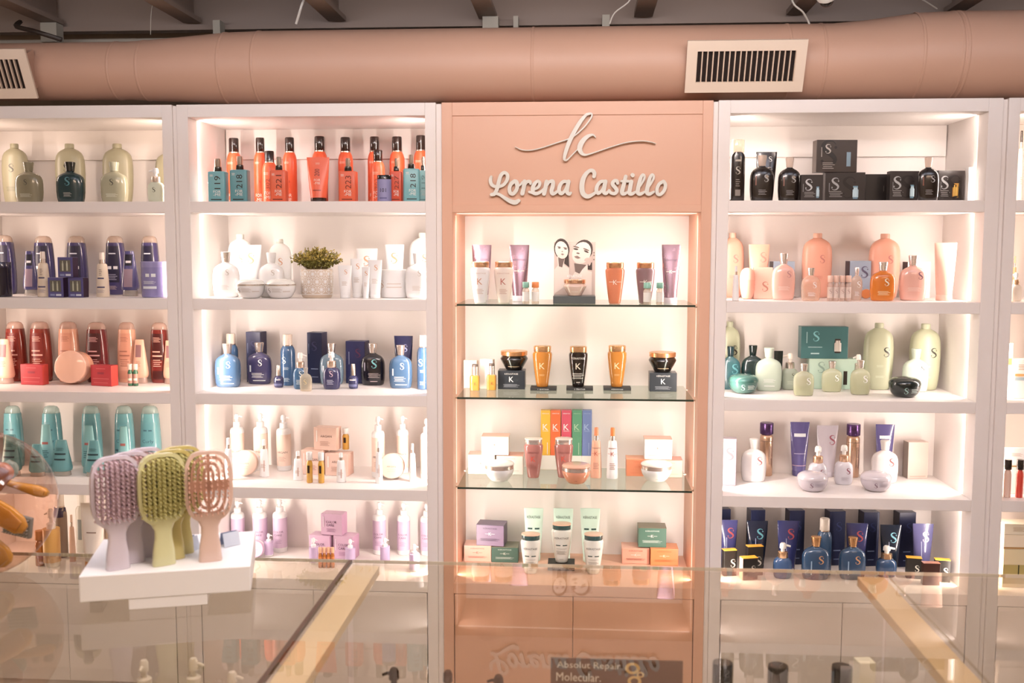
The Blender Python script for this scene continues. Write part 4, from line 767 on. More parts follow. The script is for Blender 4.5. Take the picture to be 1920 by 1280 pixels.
S155 = {'b': 'c:5C4C94', 'c': 'c:4A3C80', 'p': [('$#', 0, 0.76, 0.06, 'E8E0F4', 0.6), ('$#', 0, 0.42, 0.012, 'B09CC8', 0.6), ('$#', 0, 0.2, 0.012, 'C8A0B0', 0.7)]}
S156 = {'b': 'c:C4B4BE', 'c': 'C4B4BE', 'p': [('$S', 0.22, 0.72, 0.18, 'A05060')]}
S157 = {'b': 'D8B8AC', 'sidel': '8A7468', 'p': [('$#', 0, 0.06, 0.02, 'B89888', 0.8)], 'd': 0.05}
S158 = {'b': 'c:D6C8CE', 'c': 'F4E8E4', 'k': 'x:E4BFA0', 'spout': 0, 'p': [('$S', 0.18, 0.36, 0.15, '8A3848'), ('$=', 0, 0.16, 0.08, 'B8A8B0', 0.4)]}
S159 = {'b': 'c:C8B6BE', 'c': 'c:D4C2C8', 'p': [('$S', -0.12, 0.38, 0.25, '7A5468'), ('$=', 0.15, 0.4, 0.2, 'A898A4', 0.35)]}
S160 = {'b': '202650', 'sidel': '16142C', 'p': [('$S', 0.1, 0.72, 0.16, '343C78'), ('$#', 0, 0.28, 0.02, '7C88B8', 0.45), ('$#', 0, 0.12, 0.015, '7C88B8', 0.4)], 'd': 0.06}
S161 = {'b': 'c:3C3878', 'c': 'c:3C3878', 'p': [('$S', 0.12, 0.74, 0.2, 'A84848'), ('$#', -0.1, 0.5, 0.3, 'A8A8D0', 0.03)]}
S162 = {'b': 'c:101C38', 'c': 'c:101C38', 'p': [('$S', 0.12, 0.74, 0.2, '3E98A8'), ('$#', -0.1, 0.5, 0.3, 'A8A8D0', 0.03)]}
S163 = {'b': 'c:343880', 'c': 'c:343880', 'p': [('$S', 0.12, 0.74, 0.2, 'C04C58'), ('$#', -0.1, 0.5, 0.3, 'A8A8D0', 0.03)]}
S164 = {'b': 'c:3A3C80', 'c': 'c:3A3C80', 'p': [('$S', 0.12, 0.74, 0.2, 'C05058'), ('$#', -0.1, 0.5, 0.3, 'A8A8D0', 0.03)]}
S165 = {'b': 'c:102038', 'c': 'c:102038', 'p': [('$S', 0.12, 0.74, 0.2, '68C0D8'), ('$#', -0.1, 0.5, 0.3, 'A8A8D0', 0.03)]}
S166 = {'b': 'c:5C5490', 'c': 'c:5C5490', 'p': [('$S', 0.12, 0.74, 0.2, 'E8C8D0'), ('$#', -0.1, 0.5, 0.3, 'A8A8D0', 0.03)]}
S167 = {'b': 'c:1E4A72', 'c': 'x:D8A878', 'p': [('$S', 0.15, 0.48, 0.18, 'D89868'), ('$#', -0.2, 0.3, 0.3, '8CA8C8', 0.04), ('$#', -0.2, 0.15, 0.05, 'C8D4E0', 0.04)]}
S168 = {'b': 'c:2C5C8C', 'c': 'F4E0D4', 'p': [('$S', 0, 0.36, 0.18, 'D8D8DC')]}
S169 = {'b': 'c:2C5890', 'c': 'F8EAE0', 'k': 'x:E0B890', 'spout': 1}
S170 = {'b': 'c:1E4A78', 'c': 'F8EAE0', 'k': 'x:E0B890', 'spout': 1}
S171 = {'b': '1E1814', 'lid': 'E8A020', 'p': [('$S', 0.2, 0.5, 0.3, 'C8B8A8')], 'd': 0.03}
S172 = {'b': '1E1814', 'lid': 'E8A020', 'p': [('$S', 0.2, 0.5, 0.3, 'C8B8A8')], 'sidel': 'C8947C', 'd': 0.035}
S173 = {'b': '4A2820', 'lid': '9C6450', 'd': 0.03}
S174 = {'b': 'F4DCCC', 'c': 'c:2A1A14', 'p': [('$=', 0, 0.3, 0.1, 'C89C84', 0.5)]}
S175 = {'b': 'F6DCCA', 'c': 'FBEDE4', 'k': 'x:E4C0A0'}
S176 = {'b': 'F0A878', 'c': 'F0B890'}
S177 = {'b': 'FBEDE2', 'p': [('$#', 0, 0.66, 0.12, 'F0A040', 0.98)], 'd': 0.03}
S178 = {'b': 'FBEDE2', 'p': [('$=', -0.1, 0.8, 0.14, 'C89070', 0.4), ('$#', 0, 0.6, 0.06, 'D8A060', 0.98), ('$#', 0, 0.5, 0.08, 'A8B8C0', 0.98)], 'd': 0.05}
S179 = {'b': 'c:F2C8B8', 'c': 'c:1A120E', 'p': []}
S180 = {'b': 'c:E04030', 'c': 'c:1A120E', 'p': []}
S181 = {'b': 'FBEFE6', 'p': [('$=', 0, 0.85, 0.07, 'C8A898', 0.4), ('$#', 0, 0.6, 0.03, 'A88848', 0.9)], 'name': 'display_card', 'cat': 'card', 'd': 0.008}
S182 = {'b': 'E8CFA8', 'p': [('$#', 0, 0.35, 0.5, 'B8A060', 0.98), ('$#', 0, 0.45, 0.3, '3A3A20', 0.04)], 'd': 0.08}
S183 = {'b': 'F4DCC4', 'p': [('$#', 0, 0.1, 0.12, 'B88850', 0.98)], 'd': 0.08}
S184 = {'b': 'F8E4D2', 'p': [('$=', 0, 0.5, 0.4, 'C8A890', 0.4)], 'd': 0.08}
# kind, x, y, z, width, height, turn, look, label, group
PRODUCTS = [
 ('litre', -2.4835, 0.3300, 1.9400, 0.1149, 0.2670, 0, S0, 'tall sage litre bottle behind flasks, leftmost of three, far left bay top shelf', 'tall sage litre bottle behind flasks, far left bay top shelf'),
 ('litre', -2.2334, 0.3300, 1.9400, 0.1281, 0.2656, 0, S0, 'tall sage litre bottle behind flasks, second from left of three, far left bay top shelf', 'tall sage litre bottle behind flasks, far left bay top shelf'),
 ('litre', -2.0185, 0.3300, 1.9400, 0.1315, 0.2645, 0, S0, 'tall sage litre bottle behind flasks, rightmost of three, far left bay top shelf', 'tall sage litre bottle behind flasks, far left bay top shelf'),
 ('litre', -1.7845, 0.3300, 1.9400, 0.1264, 0.2421, 0, S0, 'tall sage litre bottle half hidden by frame, far left bay top shelf', None),
 ('flask', -2.3116, 0.1300, 1.9400, 0.1157, 0.1705, 0, S1, 'grey-green square-shouldered flask with plain cap, far left bay top shelf', None),
 ('flask', -2.1312, 0.1300, 1.9400, 0.1183, 0.1698, 0, S2, 'dark teal flask with black cap, far left bay top shelf', None),
 ('flask', -1.9421, 0.1300, 1.9400, 0.1135, 0.1690, 0, S3, 'pale sage flask with translucent cap, far left bay top shelf', None),
 ('minipump', -1.7428, 0.0800, 1.9400, 0.0678, 0.1389, 0, S4, 'small cream pump bottle in corner, far left bay top shelf', None),
 ('yuna', -2.5510, 0.3300, 1.5480, 0.0978, 0.2600, 0, S5, 'purple domed-cap bottle at back, leftmost of five, far left bay second shelf', 'purple domed-cap bottle at back, far left bay second shelf'),
 ('yuna', -2.3691, 0.3300, 1.5480, 0.0929, 0.2567, 0, S5, 'purple domed-cap bottle at back, second from left of five, far left bay second shelf', 'purple domed-cap bottle at back, far left bay second shelf'),
 ('yuna', -2.2181, 0.3300, 1.5480, 0.0925, 0.2568, 0, S5, 'purple domed-cap bottle at back, third from left of five, far left bay second shelf', 'purple domed-cap bottle at back, far left bay second shelf'),
 ('yuna', -2.0432, 0.3300, 1.5480, 0.0899, 0.2570, 0, S5, 'purple domed-cap bottle at back, fourth from left of five, far left bay second shelf', 'purple domed-cap bottle at back, far left bay second shelf'),
 ('yuna', -1.8863, 0.3300, 1.5480, 0.0831, 0.2571, 0, S5, 'purple domed-cap bottle at back, rightmost of five, far left bay second shelf', 'purple domed-cap bottle at back, far left bay second shelf'),
 ('cond', -2.3612, 0.2000, 1.5480, 0.0660, 0.1904, 0, S6, 'left one of two purple upside-down conditioner bottle, far left bay second shelf', 'purple upside-down conditioner bottle, far left bay second shelf'),
 ('cond', -1.9208, 0.2000, 1.5480, 0.0768, 0.1911, 0, S6, 'right one of two purple upside-down conditioner bottle, far left bay second shelf', 'purple upside-down conditioner bottle, far left bay second shelf'),
 ('slim', -2.2490, 0.1000, 1.5480, 0.0533, 0.1888, 0, S7, 'left one of two slim cream spray bottle among purple ones, far left bay second shelf', 'slim cream spray bottle among purple ones, far left bay second shelf'),
 ('slim', -1.9930, 0.1000, 1.5480, 0.0549, 0.1853, 0, S7, 'right one of two slim cream spray bottle among purple ones, far left bay second shelf', 'slim cream spray bottle among purple ones, far left bay second shelf'),
 ('carton', -2.1646, 0.0600, 1.5480, 0.0731, 0.0814, -10, S8, 'purple window box, left of pyramid base, far left bay second shelf', None),
 ('carton', -2.0788, 0.0600, 1.5480, 0.0717, 0.0817, -10, S8, 'purple window box, right of pyramid base, far left bay second shelf', None),
 ('carton', -2.1201, 0.0600, 1.6306, 0.0716, 0.0831, -10, S8, 'purple window box on top of pyramid, far left bay second shelf', None),
 ('tub', -1.7713, 0.1000, 1.5480, 0.1031, 0.1484, 0, S9, 'lilac tub with shiny lid by frame, far left bay second shelf', None),
 ('tub', -2.4211, 0.0800, 1.5480, 0.0801, 0.1452, 0, S10, 'black tub at left picture edge, far left bay second shelf', None),
 ('yuna', -2.5162, 0.3300, 1.1590, 0.0941, 0.2652, 0, S11, 'left one of two brick red domed-cap bottle, far left bay third shelf', 'brick red domed-cap bottle, far left bay third shelf'),
 ('yuna', -2.4013, 0.3300, 1.1590, 0.0981, 0.2659, 0, S11, 'right one of two brick red domed-cap bottle, far left bay third shelf', 'brick red domed-cap bottle, far left bay third shelf'),
 ('yuna', -2.2710, 0.3300, 1.1590, 0.0956, 0.2667, 0, S12, 'left one of two peach domed-cap bottle, far left bay third shelf', 'peach domed-cap bottle, far left bay third shelf'),
 ('yuna', -2.1406, 0.3300, 1.1590, 0.1004, 0.2654, 0, S13, 'maroon domed-cap bottle, far left bay third shelf', None),
 ('yuna', -2.0032, 0.3300, 1.1590, 0.0870, 0.2663, 0, S12, 'right one of two peach domed-cap bottle, far left bay third shelf', 'peach domed-cap bottle, far left bay third shelf'),
 ('yuna', -1.8546, 0.3300, 1.1590, 0.0858, 0.2652, 0, S14, 'wine red domed-cap bottle against frame, far left bay third shelf', None),
 ('cond', -2.5141, 0.2385, 1.1590, 0.0786, 0.1949, 0, S15, 'left one of two peach upside-down conditioner bottle, far left bay third shelf', 'peach upside-down conditioner bottle, far left bay third shelf'),
 ('cond', -1.9325, 0.2980, 1.1590, 0.0736, 0.1919, 0, S15, 'right one of two peach upside-down conditioner bottle, far left bay third shelf', 'peach upside-down conditioner bottle, far left bay third shelf'),
 ('cond', -1.7941, 0.2884, 1.1590, 0.0587, 0.1897, 0, S15, 'peach conditioner bottle cut by frame, far left bay third shelf', None),
 ('carton', -2.3700, 0.2147, 1.1590, 0.1088, 0.0886, -9, S16, 'left one of two crimson carton, far left bay third shelf', 'crimson carton, far left bay third shelf'),
 ('carton', -2.0514, 0.2056, 1.1590, 0.1054, 0.0892, -14, S17, 'right one of two crimson carton, far left bay third shelf', 'crimson carton, far left bay third shelf'),
 ('disc', -2.1969, 0.2287, 1.1590, 0.1412, 0.1412, 0, S18, 'large peach jar propped lid forward, far left bay third shelf', None),
 ('vial', -1.9350, 0.2026, 1.1590, 0.0218, 0.0948, 0, S19, 'left one of two tiny green vial with pale cap, far left bay third shelf', 'tiny green vial with pale cap, far left bay third shelf'),
 ('vial', -1.9123, 0.2044, 1.1590, 0.0218, 0.0948, 0, S19, 'right one of two tiny green vial with pale cap, far left bay third shelf', 'tiny green vial with pale cap, far left bay third shelf'),
 ('yuna', -2.5452, 0.3300, 0.7700, 0.0876, 0.2747, 0, S20, 'turquoise domed-cap bottle at back, leftmost of five, far left bay fourth shelf', 'turquoise domed-cap bottle at back, far left bay fourth shelf'),
 ('yuna', -2.3645, 0.3300, 0.7700, 0.0920, 0.2769, 0, S20, 'turquoise domed-cap bottle at back, second from left of five, far left bay fourth shelf', 'turquoise domed-cap bottle at back, far left bay fourth shelf'),
 ('yuna', -2.1803, 0.3300, 0.7700, 0.0915, 0.2791, 0, S20, 'turquoise domed-cap bottle at back, third from left of five, far left bay fourth shelf', 'turquoise domed-cap bottle at back, far left bay fourth shelf'),
 ('yuna', -2.0288, 0.3300, 0.7700, 0.0897, 0.2809, 0, S20, 'turquoise domed-cap bottle at back, fourth from left of five, far left bay fourth shelf', 'turquoise domed-cap bottle at back, far left bay fourth shelf'),
 ('yuna', -1.9083, 0.3300, 0.7700, 0.0921, 0.2823, 0, S20, 'turquoise domed-cap bottle at back, rightmost of five, far left bay fourth shelf', 'turquoise domed-cap bottle at back, far left bay fourth shelf'),
 ('cond', -2.3318, 0.2200, 0.7700, 0.0695, 0.2100, 0, S21, 'slender turquoise bottle behind front row, leftmost of three, far left bay fourth shelf', 'slender turquoise bottle behind front row, far left bay fourth shelf'),
 ('cond', -2.1390, 0.2200, 0.7700, 0.0704, 0.2092, 0, S21, 'slender turquoise bottle behind front row, second from left of three, far left bay fourth shelf', 'slender turquoise bottle behind front row, far left bay fourth shelf'),
 ('cond', -1.9821, 0.2200, 0.7700, 0.0573, 0.2067, 0, S21, 'slender turquoise bottle behind front row, rightmost of three, far left bay fourth shelf', 'slender turquoise bottle behind front row, far left bay fourth shelf'),
 ('cond', -2.2347, 0.1640, 0.7700, 0.0893, 0.1540, 0, S22, 'left one of two short teal bottle standing on clear cap, far left bay fourth shelf', 'short teal bottle standing on clear cap, far left bay fourth shelf'),
 ('cond', -2.0867, 0.1592, 0.7700, 0.0855, 0.1544, 0, S22, 'right one of two short teal bottle standing on clear cap, far left bay fourth shelf', 'short teal bottle standing on clear cap, far left bay fourth shelf'),
 ('cond', -2.4470, 0.1390, 0.7700, 0.0874, 0.1800, 0, S22, 'short teal bottle seen through globe, far left bay fourth shelf', None),
 ('cond', -2.3338, 0.1431, 0.7700, 0.0738, 0.1382, 0, S22, 'narrow teal bottle at globe edge, far left bay fourth shelf', None),
 ('oval', -2.2227, 0.3000, 0.3880, 0.0626, 0.2647, 0, S23, 'pale grey labelled bottle behind hairbrush stand, far left bay bottom shelf', None),
 ('can', -2.2828, 0.2200, 0.3880, 0.0561, 0.2913, 0, S24, 'taupe bottle with purple band, far left bay bottom shelf', None),
 ('tube', -2.0744, 0.1000, 0.3880, 0.1060, 0.2773, 0, S25, 'white tube with orange bottom band, far left bay bottom shelf', None),
 ('minipump', -2.2556, 0.0900, 0.3880, 0.0698, 0.2516, 0, S26, 'pump bottle with amber label, far left bay bottom shelf', None),
 ('vial', -2.3149, 0.1000, 0.3880, 0.0388, 0.1523, 0, S27, 'small amber bottle beside globe, far left bay bottom shelf', None),
 ('slim', -2.2011, 0.1600, 0.3880, 0.0270, 0.2077, 0, S28, 'pinkish slim bottle between larger bottles, far left bay bottom shelf', None),
 ('tub', -1.9951, 0.1500, 0.3880, 0.1004, 0.1945, 0, S29, 'beige tub behind lavender brushes, far left bay bottom shelf', None),
 ('can', -1.4983, 0.3300, 1.9400, 0.0650, 0.2856, 0, S30, 'tall orange spray can with black cap, leftmost of eight, left bay top shelf', 'tall orange spray can with black cap, left bay top shelf'),
 ('can', -1.3823, 0.3300, 1.9400, 0.0564, 0.2867, 0, S30, 'tall orange spray can with black cap, second from left of eight, left bay top shelf', 'tall orange spray can with black cap, left bay top shelf'),
 ('can', -1.2528, 0.3300, 1.9400, 0.0603, 0.2871, 0, S30, 'tall orange spray can with black cap, third from left of eight, left bay top shelf', 'tall orange spray can with black cap, left bay top shelf'),
 ('can', -1.1213, 0.3300, 1.9400, 0.0666, 0.2910, 0, S30, 'tall orange spray can with black cap, fourth from left of eight, left bay top shelf', 'tall orange spray can with black cap, left bay top shelf'),
 ('can', -1.0085, 0.3300, 1.9400, 0.0640, 0.2863, 0, S30, 'tall orange spray can with black cap, fifth from left of eight, left bay top shelf', 'tall orange spray can with black cap, left bay top shelf'),
 ('can', -0.8816, 0.3300, 1.9400, 0.0608, 0.2884, 0, S30, 'tall orange spray can with black cap, sixth from left of eight, left bay top shelf', 'tall orange spray can with black cap, left bay top shelf'),
 ('can', -0.7846, 0.3300, 1.9400, 0.0648, 0.2878, 0, S30, 'tall orange spray can with black cap, seventh from left of eight, left bay top shelf', 'tall orange spray can with black cap, left bay top shelf'),
 ('can', -0.6820, 0.3300, 1.9400, 0.0616, 0.2924, 0, S30, 'tall orange spray can with black cap, rightmost of eight, left bay top shelf', 'tall orange spray can with black cap, left bay top shelf'),
 ('can', -1.3024, 0.2000, 1.9400, 0.0605, 0.2175, 0, S31, 'left one of two short orange spray can with black cap, left bay top shelf', 'short orange spray can with black cap, left bay top shelf'),
 ('can', -0.8417, 0.2000, 1.9400, 0.0573, 0.2192, 0, S31, 'right one of two short orange spray can with black cap, left bay top shelf', 'short orange spray can with black cap, left bay top shelf'),
 ('spraybox', -1.4767, 0.0700, 1.9400, 0.0738, 0.1753, 0, S32, 'turquoise square spray bottle at left end, left bay top shelf', None),
 ('spraybox', -1.3857, 0.0700, 1.9400, 0.0736, 0.1847, 0, S33, 'turquoise square spray bottle below first can, left bay top shelf', None),
 ('spraybox', -1.2232, 0.0700, 1.9400, 0.0676, 0.1813, 0, S34, 'coral square spray bottle left of the tube, left bay top shelf', None),
 ('spraybox', -0.9382, 0.0700, 1.9400, 0.0709, 0.1745, 0, S35, 'coral square spray bottle right of the tube, left bay top shelf', None),
 ('spraybox', -0.7429, 0.0800, 1.9400, 0.0511, 0.1746, 0, S36, 'coral square spray bottle right of violet pot, left bay top shelf', None),
 ('spraybox', -0.6775, 0.0550, 1.9400, 0.0661, 0.1856, 12, S37, 'turquoise square spray bottle near right frame, left bay top shelf', None),
 ('spraybox', -0.6374, 0.1000, 1.9400, 0.0428, 0.1813, 0, S38, 'turquoise square spray bottle half behind frame, left bay top shelf', None),
 ('tube', -1.0742, 0.1200, 1.9400, 0.0947, 0.1834, 0, S39, 'orange squeeze tube with brown number on black cap, left bay top shelf', None),
 ('tub', -0.7867, 0.0500, 1.9400, 0.0576, 0.1045, 0, S40, 'violet pot with black lid, left bay top shelf', None),
 ('litre', -1.4829, 0.3400, 1.5480, 0.1113, 0.2643, 0, S41, 'tall white litre bottle at back, leftmost of three, left bay second shelf', 'tall white litre bottle at back, left bay second shelf'),
 ('litre', -1.3069, 0.3400, 1.5480, 0.0998, 0.2437, 0, S41, 'tall white litre bottle at back, second from left of three, left bay second shelf', 'tall white litre bottle at back, left bay second shelf'),
 ('litre', -0.6768, 0.3400, 1.5480, 0.1216, 0.2706, 0, S41, 'tall white litre bottle at back, rightmost of three, left bay second shelf', 'tall white litre bottle at back, left bay second shelf'),
 ('flask', -1.4741, 0.1300, 1.5480, 0.1115, 0.1889, 0, S42, 'white flask with silver cap, left bay second shelf', None),
 ('flask', -1.2873, 0.1500, 1.5480, 0.1073, 0.1863, 0, S43, 'white flask with frosted cap, left bay second shelf', None),
 ('flask', -0.6662, 0.1200, 1.5480, 0.1004, 0.1864, 0, S43, 'white flask half behind right frame, left bay second shelf', None),
 ('tube', -1.4008, 0.2400, 1.5480, 0.0879, 0.2183, 0, S44, 'tall white tube with copper mark, leftmost of three, left bay second shelf', 'tall white tube with copper mark, left bay second shelf'),
 ('tube', -0.9075, 0.2700, 1.5480, 0.0913, 0.2040, 0, S44, 'tall white tube with copper mark, second from left of three, left bay second shelf', 'tall white tube with copper mark, left bay second shelf'),
 ('tube', -0.7921, 0.2900, 1.5480, 0.0825, 0.2204, 0, S44, 'tall white tube with copper mark, rightmost of three, left bay second shelf', 'tall white tube with copper mark, left bay second shelf'),
 ('jarbowl', -1.3502, 0.0626, 1.5480, 0.1172, 0.0799, 0, S45, 'left one of two low white bowl jar with silver ring, left bay second shelf', 'low white bowl jar with silver ring, left bay second shelf'),
 ('jarbowl', -1.2233, 0.0643, 1.5480, 0.1207, 0.0803, 0, S45, 'right one of two low white bowl jar with silver ring, left bay second shelf', 'low white bowl jar with silver ring, left bay second shelf'),
 ('tube', -0.9638, 0.1000, 1.5480, 0.0579, 0.1340, 0, S46, 'short white sample tube, first of cluster, left bay second shelf', None),
 ('tube', -0.9269, 0.1600, 1.5480, 0.0563, 0.1615, 0, S46, 'taller white sample tube second in cluster, left bay second shelf', None),
 ('tube', -0.8710, 0.0700, 1.5480, 0.0320, 0.1281, 0, S46, 'narrow white sample tube third in cluster, left bay second shelf', None),
 ('tube', -0.8363, 0.0900, 1.5480, 0.0587, 0.1568, 0, S46, 'white sample tube right end of cluster, left bay second shelf', None),
 ('tub', -0.7703, 0.1700, 1.5480, 0.1136, 0.1164, 0, S47, 'white tub with flat lid, left bay second shelf', None),
 ('flask', -1.5038, 0.2035, 1.1590, 0.1114, 0.1872, 0, S48, 'clear blue flask with silver cap, left end, left bay third shelf', None),
 ('flask', -1.4013, 0.3158, 1.1590, 0.1096, 0.1817, 0, S49, 'violet flask with silver cap, left bay third shelf', None),
 ('flask', -1.0807, 0.3217, 1.1590, 0.1045, 0.1807, 0, S50, 'clear pale blue flask behind violet pump, left bay third shelf', None),
 ('flask', -0.8963, 0.3143, 1.1590, 0.1055, 0.1816, 0, S51, 'black flask with teal mark, left bay third shelf', None),
 ('flask', -0.7576, 0.2247, 1.1590, 0.0995, 0.1841, 0, S48, 'clear grey-blue flask with silver cap, right end, left bay third shelf', None),
 ('carton', -1.4350, 0.3830, 1.1590, 0.0692, 0.2240, -10, S52, 'tall indigo carton behind violet flask, left bay third shelf', None),
 ('carton', -1.1598, 0.3830, 1.1590, 0.0687, 0.2235, -10, S53, 'tall navy carton behind clear flask, left bay third shelf', None),
 ('carton', -0.9790, 0.3830, 1.1590, 0.0885, 0.1867, -8, S54, 'wide violet-blue carton behind black flask, left bay third shelf', None),
 ('can', -1.5323, 0.3300, 1.1590, 0.0613, 0.2186, 0, S55, 'blue mousse can behind left clear flask, left bay third shelf', None),
 ('can', -1.2627, 0.2800, 1.1590, 0.0631, 0.2217, 0, S55, 'blue mousse can with pale cap, left bay third shelf', None),
 ('can', -0.6565, 0.2000, 1.1590, 0.0533, 0.2288, 0, S55, 'blue mousse can half behind frame, left bay third shelf', None),
 ('nail', -1.2823, 0.2054, 1.1590, 0.0421, 0.0951, 0, S56, 'tiny blue serum bottle in front of can, left bay third shelf', None),
 ('nail', -0.9569, 0.1973, 1.1590, 0.0428, 0.1049, 0, S56, 'tiny blue serum bottle before wide carton, left bay third shelf', None),
 ('minipump', -1.1766, 0.1689, 1.1590, 0.0644, 0.1537, 0, S57, 'blue mini pump bottle with gold collar, left bay third shelf', None),
 ('minipump', -1.0443, 0.1743, 1.1590, 0.0742, 0.1577, 0, S58, 'violet mini pump bottle with gold collar, left bay third shelf', None),
 ('flask', -1.1354, 0.1009, 1.1590, 0.0519, 0.0983, 0, S59, 'small clear perfume-like flask at front, left bay third shelf', None),
 ('tube', -0.7547, 0.2800, 1.1590, 0.0817, 0.2183, 0, S60, 'navy tube behind right clear flask, left bay third shelf', None),
 ('pump', -1.5176, 0.3400, 0.7700, 0.0610, 0.2484, 0, S61, 'tall white and peach pump bottle, leftmost of six, left bay fourth shelf', 'tall white and peach pump bottle, left bay fourth shelf'),
 ('pump', -1.4110, 0.3400, 0.7700, 0.0621, 0.2510, 0, S61, 'tall white and peach pump bottle, second from left of six, left bay fourth shelf', 'tall white and peach pump bottle, left bay fourth shelf'),
 ('pump', -1.3063, 0.3400, 0.7700, 0.0632, 0.2458, 0, S61, 'tall white and peach pump bottle, third from left of six, left bay fourth shelf', 'tall white and peach pump bottle, left bay fourth shelf'),
 ('pump', -0.8620, 0.2400, 0.7700, 0.0559, 0.2622, 0, S61, 'tall white and peach pump bottle, fourth from left of six, left bay fourth shelf', 'tall white and peach pump bottle, left bay fourth shelf'),
 ('pump', -0.7715, 0.3300, 0.7700, 0.0517, 0.2510, 0, S61, 'tall white and peach pump bottle, fifth from left of six, left bay fourth shelf', 'tall white and peach pump bottle, left bay fourth shelf'),
 ('pump', -0.6478, 0.2200, 0.7700, 0.0534, 0.2582, 0, S61, 'tall white and peach pump bottle, rightmost of six, left bay fourth shelf', 'tall white and peach pump bottle, left bay fourth shelf'),
 ('disc', -1.4343, 0.2107, 0.7700, 0.1083, 0.1083, 0, S62, 'left one of two white and peach jar propped on edge, left bay fourth shelf', 'white and peach jar propped on edge, left bay fourth shelf'),
 ('disc', -0.7913, 0.1968, 0.7700, 0.1070, 0.1070, 0, S62, 'right one of two white and peach jar propped on edge, left bay fourth shelf', 'white and peach jar propped on edge, left bay fourth shelf'),
 ('carton', -1.1523, 0.2847, 0.7700, 0.0994, 0.1070, -7, S63, 'peach carton at pyramid lower left, left bay fourth shelf', None),
 ('carton', -1.0404, 0.2702, 0.7700, 0.1045, 0.0973, -7, S63, 'peach carton at pyramid lower right, left bay fourth shelf', None),
 ('carton', -1.0947, 0.2847, 0.8779, 0.1035, 0.0988, -7, S64, 'peach carton on pyramid top, left bay fourth shelf', None),
 ('vial', -1.0140, 0.2847, 0.8779, 0.0297, 0.0935, 0, S65, 'amber oil vial standing on pyramid, left bay fourth shelf', None),
 ('vial', -1.1274, 0.1045, 0.7700, 0.0262, 0.1309, 0, S65, 'left one of two amber oil vial in front of pyramid, left bay fourth shelf', 'amber oil vial in front of pyramid, left bay fourth shelf'),
 ('vial', -1.0772, 0.1028, 0.7700, 0.0261, 0.1302, 0, S65, 'right one of two amber oil vial in front of pyramid, left bay fourth shelf', 'amber oil vial in front of pyramid, left bay fourth shelf'),
 ('slim', -1.4833, 0.1300, 0.7700, 0.0354, 0.1800, 0, S66, 'slim white spray bottle at left wall, left bay fourth shelf', None),
 ('slim', -1.3537, 0.2056, 0.7700, 0.0410, 0.1612, 0, S66, 'slim white spray bottle behind propped jar, left bay fourth shelf', None),
 ('slim', -1.1901, 0.1518, 0.7700, 0.0416, 0.1235, 0, S66, 'small white bottle left of amber vials, left bay fourth shelf', None),
 ('slim', -0.9983, 0.1280, 0.7700, 0.0412, 0.1250, 0, S66, 'small white bottle right of amber vials, left bay fourth shelf', None),
 ('slim', -0.8350, 0.1200, 0.7700, 0.0309, 0.1775, 0, S66, 'slim white spray bottle before right pumps, left bay fourth shelf', None),
 ('slim', -0.6985, 0.1556, 0.7700, 0.0286, 0.1626, 0, S66, 'slim glossy white bottle near right frame, left bay fourth shelf', None),
 ('pump', -1.5367, 0.3750, 0.3880, 0.0606, 0.2278, 0, S67, 'tall white and lilac pump bottle, leftmost of six, left bay bottom shelf', 'tall white and lilac pump bottle, left bay bottom shelf'),
 ('pump', -1.4340, 0.3750, 0.3880, 0.0638, 0.2331, 0, S67, 'tall white and lilac pump bottle, second from left of six, left bay bottom shelf', 'tall white and lilac pump bottle, left bay bottom shelf'),
 ('pump', -1.3417, 0.3750, 0.3880, 0.0629, 0.2381, 0, S67, 'tall white and lilac pump bottle, third from left of six, left bay bottom shelf', 'tall white and lilac pump bottle, left bay bottom shelf'),
 ('pump', -0.8880, 0.3750, 0.3880, 0.0588, 0.2332, 0, S67, 'tall white and lilac pump bottle, fourth from left of six, left bay bottom shelf', 'tall white and lilac pump bottle, left bay bottom shelf'),
 ('pump', -0.7785, 0.3750, 0.3880, 0.0573, 0.2319, 0, S67, 'tall white and lilac pump bottle, fifth from left of six, left bay bottom shelf', 'tall white and lilac pump bottle, left bay bottom shelf'),
 ('pump', -0.6740, 0.3750, 0.3880, 0.0558, 0.2292, 0, S67, 'tall white and lilac pump bottle, rightmost of six, left bay bottom shelf', 'tall white and lilac pump bottle, left bay bottom shelf'),
 ('carton', -1.1322, 0.3149, 0.3880, 0.0975, 0.1018, -9, S68, 'lilac carton at pyramid lower left, left bay bottom shelf', None),
 ('carton', -1.0234, 0.3079, 0.3880, 0.0931, 0.1028, -9, S68, 'lilac carton at pyramid lower right, left bay bottom shelf', None),
 ('carton', -1.0788, 0.3149, 0.4917, 0.0984, 0.0951, -9, S69, 'lilac carton on pyramid top, left bay bottom shelf', None),
 ('disc', -1.4194, 0.2771, 0.3880, 0.0725, 0.0725, 0, S70, 'lilac jar propped on edge, left bay bottom shelf', None),
 ('minipump', -1.3705, 0.2975, 0.3880, 0.0396, 0.1019, 0, S71, 'small white and lilac spray bottle, leftmost of five, left bay bottom shelf', 'small white and lilac spray bottle, left bay bottom shelf'),
 ('minipump', -1.1411, 0.1998, 0.3880, 0.0405, 0.1153, 0, S71, 'small white and lilac spray bottle, second from left of five, left bay bottom shelf', 'small white and lilac spray bottle, left bay bottom shelf'),
 ('minipump', -0.9836, 0.2122, 0.3880, 0.0436, 0.1085, 0, S71, 'small white and lilac spray bottle, third from left of five, left bay bottom shelf', 'small white and lilac spray bottle, left bay bottom shelf'),
 ('minipump', -0.8363, 0.2384, 0.3880, 0.0417, 0.1104, 0, S71, 'small white and lilac spray bottle, fourth from left of five, left bay bottom shelf', 'small white and lilac spray bottle, left bay bottom shelf'),
